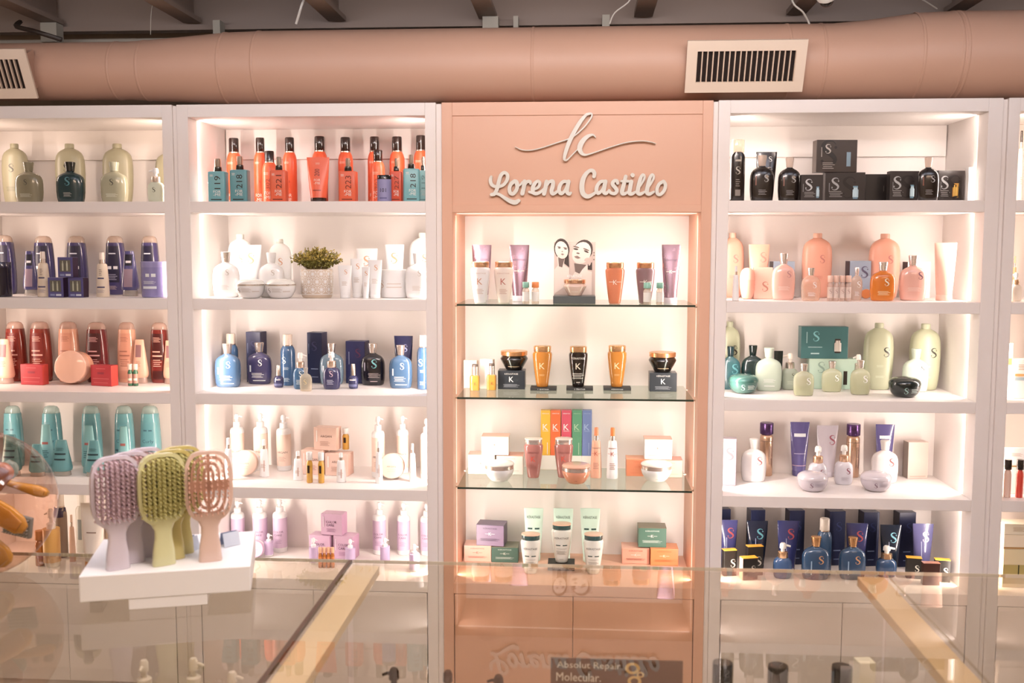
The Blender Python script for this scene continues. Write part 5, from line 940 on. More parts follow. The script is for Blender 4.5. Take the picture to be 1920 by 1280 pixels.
 ('minipump', -0.6900, 0.1337, 0.3880, 0.0424, 0.1155, 0, S71, 'small white and lilac spray bottle, rightmost of five, left bay bottom shelf', 'small white and lilac spray bottle, left bay bottom shelf'),
 ('vial', -1.1005, 0.1529, 0.3880, 0.0171, 0.0882, 0, S72, 'tiny amber ampoule at shelf front, leftmost of four, left bay bottom shelf', 'tiny amber ampoule at shelf front, left bay bottom shelf'),
 ('vial', -1.0830, 0.1541, 0.3880, 0.0171, 0.0882, 0, S72, 'tiny amber ampoule at shelf front, second from left of four, left bay bottom shelf', 'tiny amber ampoule at shelf front, left bay bottom shelf'),
 ('vial', -1.0656, 0.1554, 0.3880, 0.0171, 0.0882, 0, S72, 'tiny amber ampoule at shelf front, third from left of four, left bay bottom shelf', 'tiny amber ampoule at shelf front, left bay bottom shelf'),
 ('vial', -1.0481, 0.1566, 0.3880, 0.0171, 0.0882, 0, S72, 'tiny amber ampoule at shelf front, rightmost of four, left bay bottom shelf', 'tiny amber ampoule at shelf front, left bay bottom shelf'),
 ('bath', -0.4057, 0.1200, 1.5306, 0.0801, 0.1684, 0, S73, 'white tapered bottle with rose gold cap, central upper glass shelf', None),
 ('bath', -0.3095, 0.1200, 1.5306, 0.0804, 0.1686, 0, S74, 'blush tapered bottle with rose gold cap, central upper glass shelf', None),
 ('tube', -0.4176, 0.3000, 1.5306, 0.0835, 0.2371, 0, S75, 'metallic lilac tube behind white bottle, central upper glass shelf', None),
 ('tube', -0.2538, 0.2600, 1.5306, 0.0834, 0.2371, 0, S75, 'metallic lilac tube behind blush bottle, central upper glass shelf', None),
 ('tube', 0.3702, 0.1400, 1.5306, 0.0757, 0.2385, 0, S75, 'metallic lilac tube near right wall, central upper glass shelf', None),
 ('vial', -0.2151, 0.0500, 1.5306, 0.0279, 0.0879, 0, S76, 'clear ampoule vial with mint cap, leftmost of three, central upper glass shelf', 'clear ampoule vial with mint cap, central upper glass shelf'),
 ('vial', -0.1768, 0.0500, 1.5306, 0.0295, 0.0880, 0, S77, 'clear ampoule vial with orange cap, central upper glass shelf', None),
 ('vial', 0.2703, 0.0450, 1.5306, 0.0312, 0.0872, 0, S76, 'clear ampoule vial with mint cap, second from left of three, central upper glass shelf', 'clear ampoule vial with mint cap, central upper glass shelf'),
 ('vial', 0.3208, 0.0500, 1.5306, 0.0290, 0.0872, 0, S76, 'clear ampoule vial with mint cap, rightmost of three, central upper glass shelf', 'clear ampoule vial with mint cap, central upper glass shelf'),
 ('bath', 0.1430, 0.1000, 1.5306, 0.0783, 0.1667, 0, S78, 'translucent coral tapered bottle with copper cap, central upper glass shelf', None),
 ('bath', 0.2664, 0.1200, 1.5306, 0.0784, 0.1667, 0, S79, 'translucent mauve tapered bottle with copper cap, central upper glass shelf', None),
 ('carton', -0.4639, 0.2966, 1.1526, 0.0578, 0.1209, -14, S80, 'left one of two small white carton behind oil bottle, central middle glass shelf', 'small white carton behind oil bottle, central middle glass shelf'),
 ('carton', -0.3926, 0.2860, 1.1526, 0.0564, 0.1268, -14, S80, 'right one of two small white carton behind oil bottle, central middle glass shelf', 'small white carton behind oil bottle, central middle glass shelf'),
 ('dropper', -0.4407, 0.2306, 1.1526, 0.0416, 0.1113, 0, S81, 'left one of two amber oil bottle with silver neck, central middle glass shelf', 'amber oil bottle with silver neck, central middle glass shelf'),
 ('dropper', -0.3706, 0.2477, 1.1526, 0.0405, 0.1129, 0, S81, 'right one of two amber oil bottle with silver neck, central middle glass shelf', 'amber oil bottle with silver neck, central middle glass shelf'),
 ('carton', -0.2876, 0.3052, 1.1526, 0.1153, 0.0799, 0, S82, 'charcoal carton under left black jar, central middle glass shelf', None),
 ('carton', 0.3554, 0.2857, 1.1526, 0.1137, 0.0792, 0, S82, 'charcoal carton under right black jar, central middle glass shelf', None),
 ('krjar', -0.2785, 0.3052, 1.2334, 0.1197, 0.0813, 0, S83, 'black jar with gold lid, left carton, central middle glass shelf', None),
 ('krjar', 0.3542, 0.2857, 1.2327, 0.1168, 0.0834, 0, S83, 'black jar with gold lid, right carton, central middle glass shelf', None),
 ('plinth', -0.1494, 0.2700, 1.1526, 0.1112, 0.0120, 0, S84, 'charcoal plinth reading 1 bañar, central middle glass shelf', None),
 ('plinth', 0.0043, 0.2818, 1.1526, 0.1133, 0.0120, 0, S85, 'charcoal plinth reading 2 tratar, central middle glass shelf', None),
 ('plinth', 0.1637, 0.2941, 1.1526, 0.1164, 0.0120, 0, S86, 'charcoal plinth with white brand word, central middle glass shelf', None),
 ('bath', -0.1555, 0.2700, 1.1655, 0.0830, 0.1749, 0, S87, 'amber glitter tapered bottle on left plinth, central middle glass shelf', None),
 ('bath', -0.0024, 0.2818, 1.1655, 0.0805, 0.1727, 0, S88, 'black tapered bottle with gold cap, central middle glass shelf', None),
 ('bath', 0.1624, 0.2941, 1.1655, 0.0821, 0.1768, 0, S87, 'amber glitter tapered bottle on right plinth, central middle glass shelf', None),
 ('carton', -0.1441, 0.3950, 0.7812, 0.0423, 0.2637, 0, S89, 'tall yellow carton in rainbow row, central lower glass shelf', None),
 ('carton', -0.0998, 0.3950, 0.7812, 0.0441, 0.2643, 0, S90, 'tall orange carton in rainbow row, central lower glass shelf', None),
 ('carton', -0.0525, 0.3950, 0.7812, 0.0434, 0.2649, 0, S91, 'tall raspberry carton in rainbow row, central lower glass shelf', None),
 ('carton', -0.0062, 0.3950, 0.7812, 0.0422, 0.2654, 0, S92, 'tall green carton in rainbow row, central lower glass shelf', None),
 ('carton', 0.0380, 0.3950, 0.7812, 0.0415, 0.2660, 0, S93, 'tall periwinkle blue carton in rainbow row, central lower glass shelf', None),
 ('bath', -0.1899, 0.2238, 0.7812, 0.0812, 0.1691, 0, S94, 'left one of two rose tapered bottle with silver collar, central lower glass shelf', 'rose tapered bottle with silver collar, central lower glass shelf'),
 ('bath', -0.0615, 0.2382, 0.7812, 0.0811, 0.1682, 0, S94, 'right one of two rose tapered bottle with silver collar, central lower glass shelf', 'rose tapered bottle with silver collar, central lower glass shelf'),
 ('slim', 0.0762, 0.2383, 0.7812, 0.0480, 0.2160, 0, S95, 'peach spray bottle with coral cap, central lower glass shelf', None),
 ('slim', 0.1450, 0.2310, 0.7812, 0.0483, 0.2171, 0, S96, 'white spray bottle with orange cap, central lower glass shelf', None),
 ('krbowl', -0.3300, 0.1538, 0.7812, 0.1242, 0.0822, 0, S97, 'white bowl jar with silver ring, left, central lower glass shelf', None),
 ('krbowl', -0.0076, 0.1346, 0.7812, 0.1196, 0.0823, 0, S98, 'coral bowl jar with silver ring, central lower glass shelf', None),
 ('krbowl', 0.3282, 0.2000, 0.7812, 0.1308, 0.0804, 0, S99, 'white bowl jar with silver ring, right, central lower glass shelf', None),
 ('carton', -0.4171, 0.3071, 0.7812, 0.1156, 0.0837, 0, S100, 'white carton at left pyramid base, left, central lower glass shelf', None),
 ('carton', -0.2944, 0.3108, 0.7812, 0.1141, 0.0812, 0, S101, 'white carton at left pyramid base, right, central lower glass shelf', None),
 ('carton', -0.3576, 0.3071, 0.8658, 0.1175, 0.0800, 0, S102, 'white carton on left pyramid top, central lower glass shelf', None),
 ('carton', 0.2640, 0.3156, 0.7812, 0.1146, 0.0735, 0, S103, 'orange carton at right pyramid base, central lower glass shelf', None),
 ('carton', 0.3880, 0.3044, 0.7812, 0.1121, 0.0732, 0, S104, 'salmon carton at right pyramid base, central lower glass shelf', None),
 ('carton', 0.3414, 0.3156, 0.8556, 0.1169, 0.0866, 0, S105, 'white carton on right pyramid top, central lower glass shelf', None),
 ('carton', -0.4363, 0.3309, 0.3865, 0.1190, 0.0702, 0, S106, 'salmon carton at left pyramid base, central bottom ledge', None),
 ('carton', -0.3168, 0.3282, 0.3865, 0.1167, 0.0676, 0, S107, 'dark green carton at left pyramid base, central bottom ledge', None),
 ('carton', -0.3772, 0.3309, 0.4576, 0.1215, 0.0918, -6, S108, 'purple carton on left pyramid top, central bottom ledge', None),
 ('carton', 0.2532, 0.3500, 0.3865, 0.1188, 0.0686, 0, S109, 'salmon carton at right pyramid base, central bottom ledge', None),
 ('carton', 0.3755, 0.3327, 0.3865, 0.1190, 0.0734, 0, S110, 'bright orange carton at right pyramid base, central bottom ledge', None),
 ('carton', 0.3240, 0.3500, 0.4608, 0.1206, 0.0854, 0, S111, 'green carton on right pyramid top, central bottom ledge', None),
 ('tube', -0.1927, 0.3300, 0.3865, 0.0855, 0.2326, 0, S112, 'tall mint tube in back row, leftmost of three, central bottom ledge', 'tall mint tube in back row, central bottom ledge'),
 ('tube', -0.0631, 0.3400, 0.3865, 0.0877, 0.2312, 0, S112, 'tall mint tube in back row, second from left of three, central bottom ledge', 'tall mint tube in back row, central bottom ledge'),
 ('tube', 0.0547, 0.3300, 0.3865, 0.0872, 0.2361, 0, S112, 'tall mint tube in back row, rightmost of three, central bottom ledge', 'tall mint tube in back row, central bottom ledge'),
 ('plinth', -0.0687, 0.2319, 0.3865, 0.1146, 0.0265, 0, S113, 'black plinth under centre white bottle, central bottom ledge', None),
 ('bath', -0.1972, 0.1554, 0.3865, 0.0851, 0.1689, 0, S114, 'ivory bottle with teal and copper cap, left, central bottom ledge', None),
 ('bath', -0.0677, 0.2319, 0.4139, 0.0874, 0.1672, 0, S114, 'ivory bottle with teal cap on plinth, central bottom ledge', None),
 ('bath', 0.0673, 0.1710, 0.3865, 0.0858, 0.1699, 0, S114, 'ivory bottle with teal and copper cap, right, central bottom ledge', None),
 ('oval', 0.6233, 0.1000, 1.9400, 0.0578, 0.2430, 0, S115, 'tall black bottle with clear cap, right bay top shelf', None),
 ('flask', 0.7252, 0.1300, 1.9400, 0.0949, 0.1843, 0, S116, 'round-shouldered black flask with clear cap, leftmost of three, right bay top shelf', 'round-shouldered black flask with clear cap, right bay top shelf'),
 ('flask', 0.8333, 0.1300, 1.9400, 0.0888, 0.1760, 0, S116, 'round-shouldered black flask with clear cap, second from left of three, right bay top shelf', 'round-shouldered black flask with clear cap, right bay top shelf'),
 ('flask', 1.3605, 0.0900, 1.9400, 0.0832, 0.1701, 0, S116, 'round-shouldered black flask with clear cap, rightmost of three, right bay top shelf', 'round-shouldered black flask with clear cap, right bay top shelf'),
 ('tube', 0.7629, 0.2500, 1.9400, 0.0850, 0.2084, 0, S117, 'black tube behind first flask, right bay top shelf', None),
 ('carton', 1.0695, 0.2200, 1.9400, 0.1582, 0.1205, 0, S118, 'wide black ampoule carton under larger one, right bay top shelf', None),
 ('carton', 0.9112, 0.0900, 1.9400, 0.0853, 0.1031, 0, S119, 'black ampoule carton beside second flask, right bay top shelf', None),
 ('carton', 1.0306, 0.2200, 2.0614, 0.1638, 0.1288, 4, S120, 'large brown-black carton stacked on another, right bay top shelf', None),
 ('carton', 1.2077, 0.2600, 1.9400, 0.0920, 0.1164, 0, S121, 'plain black carton in dark row, right bay top shelf', None),
 ('carton', 1.2890, 0.1700, 1.9400, 0.1154, 0.1219, 3, S122, 'black carton with blue ampoule window, right bay top shelf', None),
 ('carton', 1.4825, 0.2100, 1.9400, 0.1119, 0.1261, 10, S123, 'black carton with amber ampoule window, right bay top shelf', None),
 ('carton', 1.5303, 0.1200, 1.9400, 0.0201, 0.1319, 0, S124, 'slim box side painted white for LED glare, right wall, right bay top shelf', None),
 ('litre', 0.6455, 0.3400, 1.5480, 0.0987, 0.2715, 0, S125, 'tall salmon litre bottle at back, leftmost of three, right bay second shelf', 'tall salmon litre bottle at back, right bay second shelf'),
 ('litre', 0.9995, 0.3400, 1.5480, 0.1234, 0.2703, 0, S125, 'tall salmon litre bottle at back, second from left of three, right bay second shelf', 'tall salmon litre bottle at back, right bay second shelf'),
 ('litre', 1.2777, 0.3400, 1.5480, 0.1277, 0.2684, 0, S125, 'tall salmon litre bottle at back, rightmost of three, right bay second shelf', 'tall salmon litre bottle at back, right bay second shelf'),
 ('tube', 0.7506, 0.3000, 1.5480, 0.0867, 0.2231, 0, S126, 'salmon squeeze tube at back, right bay second shelf', None),
 ('tube', 1.4566, 0.1400, 1.5480, 0.0879, 0.2297, 0, S127, 'pale glossy pink tube near right wall, right bay second shelf', None),
 ('flask', 0.8203, 0.1300, 1.5480, 0.0915, 0.1876, 0, S128, 'pink flask with silver cap, left, right bay second shelf', None),
 ('flask', 1.3298, 0.1300, 1.5480, 0.1041, 0.1800, 0, S129, 'pink flask with silver cap, right, right bay second shelf', None),
 ('flask', 0.9163, 0.0700, 1.5480, 0.0753, 0.1298, 0, S130, 'small clear flask before salmon litre bottle, right bay second shelf', None),
 ('flask', 1.1073, 0.1200, 1.5480, 0.0450, 0.1313, 0, S130, 'small clear flask behind ampoules, right bay second shelf', None),
 ('flask', 1.2006, 0.0900, 1.5480, 0.0972, 0.1541, 0, S131, 'bright orange flask with silver cap, right bay second shelf', None),
 ('carton', 0.8537, 0.3300, 1.5480, 0.0913, 0.1524, 7, S132, 'grey-blue carton behind left pink flask, right bay second shelf', None),
 ('carton', 1.1682, 0.3300, 1.5480, 0.0904, 0.1552, 7, S132, 'grey-blue carton with violet mark, right bay second shelf', None),
 ('carton', 1.4076, 0.3300, 1.5480, 0.0978, 0.1523, 7, S133, 'pearl carton behind right pink flask, right bay second shelf', None),
 ('vial', 0.9870, 0.0500, 1.5480, 0.0216, 0.1000, 0, S134, 'slim clear ampoule with pink cap, leftmost of four, right bay second shelf', 'slim clear ampoule with pink cap, right bay second shelf'),
 ('vial', 1.0104, 0.0500, 1.5480, 0.0215, 0.1001, 0, S134, 'slim clear ampoule with pink cap, second from left of four, right bay second shelf', 'slim clear ampoule with pink cap, right bay second shelf'),
 ('vial', 1.0339, 0.0500, 1.5480, 0.0215, 0.1002, 0, S134, 'slim clear ampoule with pink cap, third from left of four, right bay second shelf', 'slim clear ampoule with pink cap, right bay second shelf'),
 ('vial', 1.0573, 0.0500, 1.5480, 0.0215, 0.1003, 0, S134, 'slim clear ampoule with pink cap, rightmost of four, right bay second shelf', 'slim clear ampoule with pink cap, right bay second shelf'),
 ('carton', 0.7485, 0.1900, 1.5480, 0.0747, 0.1291, 0, S135, 'pink marbled carton in clear wrap, right bay second shelf', None),
 ('jarbowl', 0.6840, 0.1700, 1.5480, 0.0607, 0.1279, 0, S136, 'salmon jar beside marbled carton, right bay second shelf', None),
 ('slim', 0.6205, 0.0600, 1.5480, 0.0264, 0.1363, 0, S137, 'slim bright white bottle at left frame, right bay second shelf', None),
 ('disc', 1.1728, 0.2200, 1.5480, 0.0391, 0.0391, 0, S138, 'orange round jar behind orange flask, right bay second shelf', None),
 ('litre', 0.6477, 0.3750, 1.1590, 0.0920, 0.2819, 0, S139, 'tall sage litre bottle, partly behind left frame, right bay third shelf', None),
 ('litre', 1.2692, 0.3500, 1.1590, 0.1237, 0.2820, 0, S139, 'tall sage litre bottle, left of right pair, right bay third shelf', None),
 ('litre', 1.4620, 0.3500, 1.1590, 0.1263, 0.2798, 0, S139, 'tall sage litre bottle, right of right pair, right bay third shelf', None),
 ('flask', 0.6423, 0.3005, 1.1590, 0.0837, 0.1827, 0, S140, 'teal flask at left frame, right bay third shelf', None),
 ('flask', 0.7378, 0.3150, 1.1590, 0.0948, 0.1870, 0, S141, 'deep green-black flask behind sage one, right bay third shelf', None),
 ('flask', 0.7964, 0.2692, 1.1590, 0.1092, 0.1814, 0, S142, 'pale sage flask with matching cap, left, right bay third shelf', None),
 ('flask', 1.4069, 0.2915, 1.1590, 0.1063, 0.1794, 0, S143, 'pale sage flask with matching cap, right, right bay third shelf', None),
 ('tube', 0.8421, 0.3000, 1.1590, 0.0375, 0.1649, 0, S144, 'dark green tube peeking behind flask, right bay third shelf', None),
 ('minipump', 0.8930, 0.3140, 1.1590, 0.0718, 0.1534, 0, S145, 'sage mini pump bottle, right bay third shelf', None),
 ('minipump', 1.1680, 0.2800, 1.1590, 0.0565, 0.1544, 0, S146, 'sage mini pump bottle behind clear flask, right bay third shelf', None),
 ('carton', 1.0773, 0.3582, 1.1590, 0.1979, 0.1293, 0, S147, 'wide mint carton under teal carton, right bay third shelf', None),
 ('carton', 1.0385, 0.3582, 1.2892, 0.1955, 0.1357, 0, S148, 'wide teal carton stacked on mint carton, right bay third shelf', None),
 ('flask', 0.9118, 0.1294, 1.1590, 0.0824, 0.1312, 0, S149, 'frosted flask with olive contents, leftmost of three, right bay third shelf', 'frosted flask with olive contents, right bay third shelf'),
 ('flask', 1.0545, 0.2535, 1.1590, 0.0832, 0.1287, 0, S149, 'frosted flask with olive contents, second from left of three, right bay third shelf', 'frosted flask with olive contents, right bay third shelf'),
 ('flask', 1.1506, 0.1797, 1.1590, 0.0801, 0.1412, 0, S149, 'frosted flask with olive contents, rightmost of three, right bay third shelf', 'frosted flask with olive contents, right bay third shelf'),
 ('jarbowl', 0.6801, 0.1882, 1.1590, 0.1217, 0.0802, 0, S150, 'teal bowl jar at left end, right bay third shelf', None),
 ('jarbowl', 1.3142, 0.1326, 1.1590, 0.1228, 0.0812, 0, S151, 'black-green bowl jar at right, right bay third shelf', None),
 ('carton', 0.6205, 0.2000, 0.7700, 0.0744, 0.1975, -6, S152, 'mauve-grey carton behind left frame, right bay fourth shelf', None),
 ('flask', 0.7443, 0.2733, 0.7700, 0.1049, 0.1819, 0, S153, 'pearl white flask on left, right bay fourth shelf', None),
 ('flask', 1.2938, 0.2908, 0.7700, 0.1096, 0.1794, 0, S153, 'pearl white flask on right, right bay fourth shelf', None),
 ('oval', 0.8172, 0.3899, 0.7700, 0.0562, 0.2312, 0, S154, 'champagne cylinder bottle with purple cap, left, right bay fourth shelf', None),
 ('oval', 1.1874, 0.3901, 0.7700, 0.0558, 0.2303, 0, S154, 'champagne cylinder bottle with purple cap, right, right bay fourth shelf', None),
 ('tube', 0.9598, 0.3952, 0.7700, 0.0828, 0.2349, 0, S155, 'purple squeeze tube, left, right bay fourth shelf', None),
 ('tube', 1.0774, 0.3928, 0.7700, 0.0916, 0.2219, 0, S156, 'silver-lilac squeeze tube with red mark, right bay fourth shelf', None),
 ('tube', 1.3224, 0.3959, 0.7700, 0.0804, 0.2290, 0, S155, 'purple squeeze tube, right, right bay fourth shelf', None),
 ('carton', 1.4542, 0.3930, 0.7700, 0.0885, 0.1586, 8, S157, 'pearly silver-pink carton, right bay fourth shelf', None),
 ('minipump', 0.9948, 0.2000, 0.7700, 0.0769, 0.1683, 0, S158, 'pale lilac mini pump bottle behind jar, right bay fourth shelf', None),
 ('minipump', 1.1123, 0.2441, 0.7700, 0.0761, 0.1649, 0, S158, 'pale lilac mini pump bottle between jars, right bay fourth shelf', None),
 ('jarbowl', 0.9563, 0.1210, 0.7700, 0.1210, 0.0794, 0, S159, 'left one of two pale lilac bowl jar, right bay fourth shelf', 'pale lilac bowl jar, right bay fourth shelf'),
 ('jarbowl', 1.2157, 0.1399, 0.7700, 0.1212, 0.0795, 0, S159, 'right one of two pale lilac bowl jar, right bay fourth shelf', 'pale lilac bowl jar, right bay fourth shelf'),
 ('carton', 0.6315, 0.3700, 0.3880, 0.0567, 0.2386, 8, S160, 'tall navy carton in back row, leftmost of six, right bay bottom shelf', 'tall navy carton in back row, right bay bottom shelf'),
 ('carton', 0.7765, 0.3700, 0.3880, 0.0635, 0.2377, 8, S160, 'tall navy carton in back row, second from left of six, right bay bottom shelf', 'tall navy carton in back row, right bay bottom shelf'),
 ('carton', 0.9439, 0.3700, 0.3880, 0.0659, 0.2387, 8, S160, 'tall navy carton in back row, third from left of six, right bay bottom shelf', 'tall navy carton in back row, right bay bottom shelf'),
 ('carton', 1.1154, 0.3700, 0.3880, 0.0698, 0.2383, 8, S160, 'tall navy carton in back row, fourth from left of six, right bay bottom shelf', 'tall navy carton in back row, right bay bottom shelf'),
 ('carton', 1.2590, 0.3700, 0.3880, 0.0681, 0.2375, 8, S160, 'tall navy carton in back row, fifth from left of six, right bay bottom shelf', 'tall navy carton in back row, right bay bottom shelf'),
 ('carton', 1.4105, 0.3700, 0.3880, 0.0726, 0.2389, 8, S160, 'tall navy carton in back row, rightmost of six, right bay bottom shelf', 'tall navy carton in back row, right bay bottom shelf'),
 ('tube', 0.6434, 0.2700, 0.3880, 0.0782, 0.2112, 0, S161, 'violet-blue tube at left frame, right bay bottom shelf', None),
 ('tube', 0.7661, 0.2700, 0.3880, 0.0883, 0.2101, 0, S162, 'black-blue tube with teal mark, right bay bottom shelf', None),
 ('tube', 0.8952, 0.2700, 0.3880, 0.0914, 0.2127, 0, S163, 'indigo tube above small pump, right bay bottom shelf', None),
 ('tube', 1.1827, 0.2700, 0.3880, 0.0905, 0.2077, 0, S164, 'indigo tube behind right blue flask, right bay bottom shelf', None),
 ('tube', 1.3225, 0.2700, 0.3880, 0.0881, 0.2034, 0, S165, 'dark tube with glossy streaks, right bay bottom shelf', None),
 ('tube', 1.4556, 0.2700, 0.3880, 0.0864, 0.2111, 0, S166, 'pale violet tube at right of row, right bay bottom shelf', None),
 ('flask', 0.9877, 0.1592, 0.3880, 0.1135, 0.1789, 0, S167, 'deep blue flask with gold cap, left, right bay bottom shelf', None),
 ('flask', 1.1395, 0.1687, 0.3880, 0.1079, 0.1772, 0, S167, 'deep blue flask with gold cap, right, right bay bottom shelf', None),
 ('can', 1.0357, 0.2200, 0.3880, 0.0608, 0.2396, 0, S168, 'blue mousse can with white cap, right bay bottom shelf', None),
 ('minipump', 0.8537, 0.1628, 0.3880, 0.0772, 0.1471, 0, S169, 'small blue pump bottle, left, right bay bottom shelf', None),
 ('minipump', 1.2916, 0.2131, 0.3880, 0.0838, 0.1290, 0, S170, 'small blue pump bottle, right, right bay bottom shelf', None),
 ('carton', 0.6362, 0.1775, 0.3880, 0.0550, 0.1100, 12, S171, 'small black carton, yellow top, left frame, right bay bottom shelf', None),
 ('carton', 0.7417, 0.1900, 0.3880, 0.0672, 0.1247, 12, S171, 'black carton with yellow top, behind another, right bay bottom shelf', None),
 ('carton', 0.7099, 0.1348, 0.3880, 0.0657, 0.0919, 15, S172, 'black carton with yellow top, tan side, right bay bottom shelf', None),
 ('carton', 1.3978, 0.1960, 0.3880, 0.0599, 0.0882, -8, S171, 'black carton, yellow top, leftmost of right trio, right bay bottom shelf', None),
 ('carton', 1.4402, 0.1169, 0.3880, 0.0665, 0.0911, 0, S173, 'brown carton in front of right trio, right bay bottom shelf', None),
 ('carton', 1.5015, 0.1619, 0.3880, 0.0592, 0.0921, -8, S171, 'black carton, yellow top, rightmost of right trio, right bay bottom shelf', None),
 ('slim', 1.7552, 0.2000, 1.9400, 0.0234, 0.2827, 0, S174, 'white bottle with dark cap at picture edge, far right bay top shelf', None),
 ('minipump', 1.7176, 0.1000, 1.5480, 0.0470, 0.1127, 0, S175, 'small cream pump bottle at picture edge, far right bay second shelf', None),
 ('slim', 1.7933, 0.3000, 1.5480, 0.0197, 0.1759, 0, S176, 'orange-tinted slim bottle behind pump bottle, far right bay second shelf', None),
 ('carton', 1.7265, 0.1600, 1.1590, 0.0243, 0.2181, 0, S177, 'slim white carton with orange band, far right bay third shelf', None),
 ('carton', 1.7708, 0.1400, 1.1590, 0.0701, 0.1563, 0, S178, 'white carton with blue stripe, far right bay third shelf', None),
 ('vial', 1.7044, 0.0600, 0.7700, 0.0271, 0.1516, 0, S179, 'clear lip gloss with black cap, far right bay fourth shelf', None),
 ('vial', 1.7507, 0.0600, 0.7700, 0.0277, 0.1523, 0, S180, 'red lip gloss with black cap, far right bay fourth shelf', None),
 ('plinth', 1.7596, 0.1200, 0.7700, 0.1086, 0.1886, 0, S181, 'white gloss display card behind lip glosses, far right bay fourth shelf', None),
 ('carton', 1.7805, 0.1400, 0.3880, 0.1231, 0.1566, 0, S182, 'olive and cream carton at stack bottom, far right bay bottom shelf', None),
 ('carton', 1.7790, 0.1400, 0.5455, 0.1229, 0.0605, 0, S183, 'cream carton in middle of stack, far right bay bottom shelf', None),
 ('carton', 1.7763, 0.1400, 0.6069, 0.1189, 0.0433, 0, S184, 'cream carton on stack top, far right bay bottom shelf', None),
]
for k_, x_, y_, z_, w_, h_, r_, s_, l_, g_ in PRODUCTS: make(k_, x_, y_, z_ + .0008, w_, h_, r_, s_, l_, g_)
# ------------------------------------------------ small display pieces on the shelves
def poly(bm, pts, y, mi):
    f = bm.faces.new([bm.verts.new((p[0], y, p[1])) for p in pts]); f.material_index = mi
def ell(cx, cz, rx, rz, rot=0, n=20, a0=0, a1=360):
    out = []
    for i in range(n):
        a = math.radians(a0 + (a1 - a0) * i / n); x, z = rx * math.cos(a), rz * math.sin(a); r = math.radians(rot)
        out.append((cx + x * math.cos(r) - z * math.sin(r), cz + x * math.sin(r) + z * math.cos(r)))
    return out
PX0, PX1, PZ = -0.1062, 0.0651, 0.2485
pw = PX1 - PX0
t = thing('photo_display', 'black and white portrait display of two women on dark base', 'display stand', ((PX0 + PX1) / 2, .20, 1.5314))
BX('base_step', M('5C5E5C', .5), t, -pw / 2, pw / 2, -.12, .03, 0, .030, bev=.001)
BX('photo_board', M('F0DCD2', .5), t, -pw / 2, pw / 2, .010, .030, .0305, PZ, bev=.001)
bm = bmesh.new(); H = PZ - .03; k = H / 1000 * 1.0
tones = [M(c, .5) for c in ('DCC4BA', 'C2A89E', '947A72', '6A5650', '3A2E2A', 'A88C84')]
def U(pts): return [(-pw / 2 + p[0] * pw / 760, .03 + (1000 - p[1]) * H / 1000) for p in pts]
def E_(cx, cy, rx, ry, rot=0): return U([(x, y) for x, y in ell(cx, cy, rx, ry, rot)])
y0 = .0096; st_ = .00025
def lay(i, pts, mi): poly(bm, pts, y0 - i * st_, mi)
lay(0, U([(0, 0), (760, 0), (760, 1000), (0, 1000)]), 1)
# left portrait
lay(1, E_(140, 130, 142, 200, -8), 4); lay(1, U([(190, 230), (270, 240), (280, 480), (180, 400)]), 4)
lay(2, U([(60, 270), (200, 290), (180, 430), (280, 500), (290, 780), (10, 980), (10, 520), (70, 440)]), 0)
lay(3, U([(75, 290), (205, 270), (150, 480), (90, 460)]), 3)
lay(4, E_(138, 150, 118, 168, -12), 0)
lay(5, E_(92, 92, 34, 9, 10), 3); lay(5, E_(205, 110, 40, 10, 14), 3); lay(6, E_(95, 112, 26, 9, 8), 4); lay(6, E_(208, 132, 28, 9, 12), 4)
lay(5, E_(150, 178, 16, 8), 3); lay(5, U([(120, 225), (155, 212), (188, 232), (155, 252)]), 2); lay(6, U([(118, 228), (190, 232), (155, 234)]), 4)
# right portrait
lay(1, E_(540, 150, 172, 200, 20), 4); lay(1, U([(620, 420), (700, 380), (700, 530), (610, 520)]), 4)
lay(2, U([(370, 400), (620, 430), (620, 540), (700, 560), (700, 1000), (300, 1000), (300, 700), (390, 560)]), 0)
lay(3, U([(370, 400), (600, 430), (520, 520), (470, 600), (390, 560)]), 3)
lay(4, E_(505, 205, 168, 215, 22), 0); lay(5, E_(600, 330, 50, 30, -30), 1)
lay(5, E_(408, 92, 58, 14, 14), 3); lay(5, E_(590, 140, 62, 14, 22), 3)
lay(6, E_(400, 132, 46, 16, 10), 4); lay(6, E_(592, 178, 48, 16, 26), 4); lay(5, E_(440, 210, 32, 14, 10), 3)
lay(5, U([(370, 268), (430, 255), (490, 300), (440, 320), (390, 300)]), 2); lay(6, U([(368, 272), (440, 282), (495, 302), (440, 292)]), 4)
lay(5, E_(655, 410, 20, 38, 20), 1)
lay(6, U([(285, 0), (291, 0), (291, 1000), (285, 1000)]), 5); lay(6, U([(702, 0), (706, 0), (706, 1000), (702, 1000)]), 5)
for i_, yy in enumerate((200, 250, 330)): lay(7, E_(733, yy, 10, 16), 3)
obj('printed_photo', bm, None, t, None, tones)
bm = bmesh.new(); put_text(bm, 'KÉRASTASE', 0, .03 + .36 * H, .013, lambda X, Z: y0 - .0025, .06); obj('lettering', bm, M('F8EEE8', .4), t)
make('krjar', (PX0 + PX1) / 2 + .002, .105, 1.5625, .094, .066, 0, dict(b='c:EBC4B4', c='x:EDC0A0', p=[('KÉRASTASE', 0, .48, .06, 'B88878', .34), ('$#', 0, .26, .02, 'F8E4DC', .3)]), 'blush pink jar with copper lid before the portrait display', None)

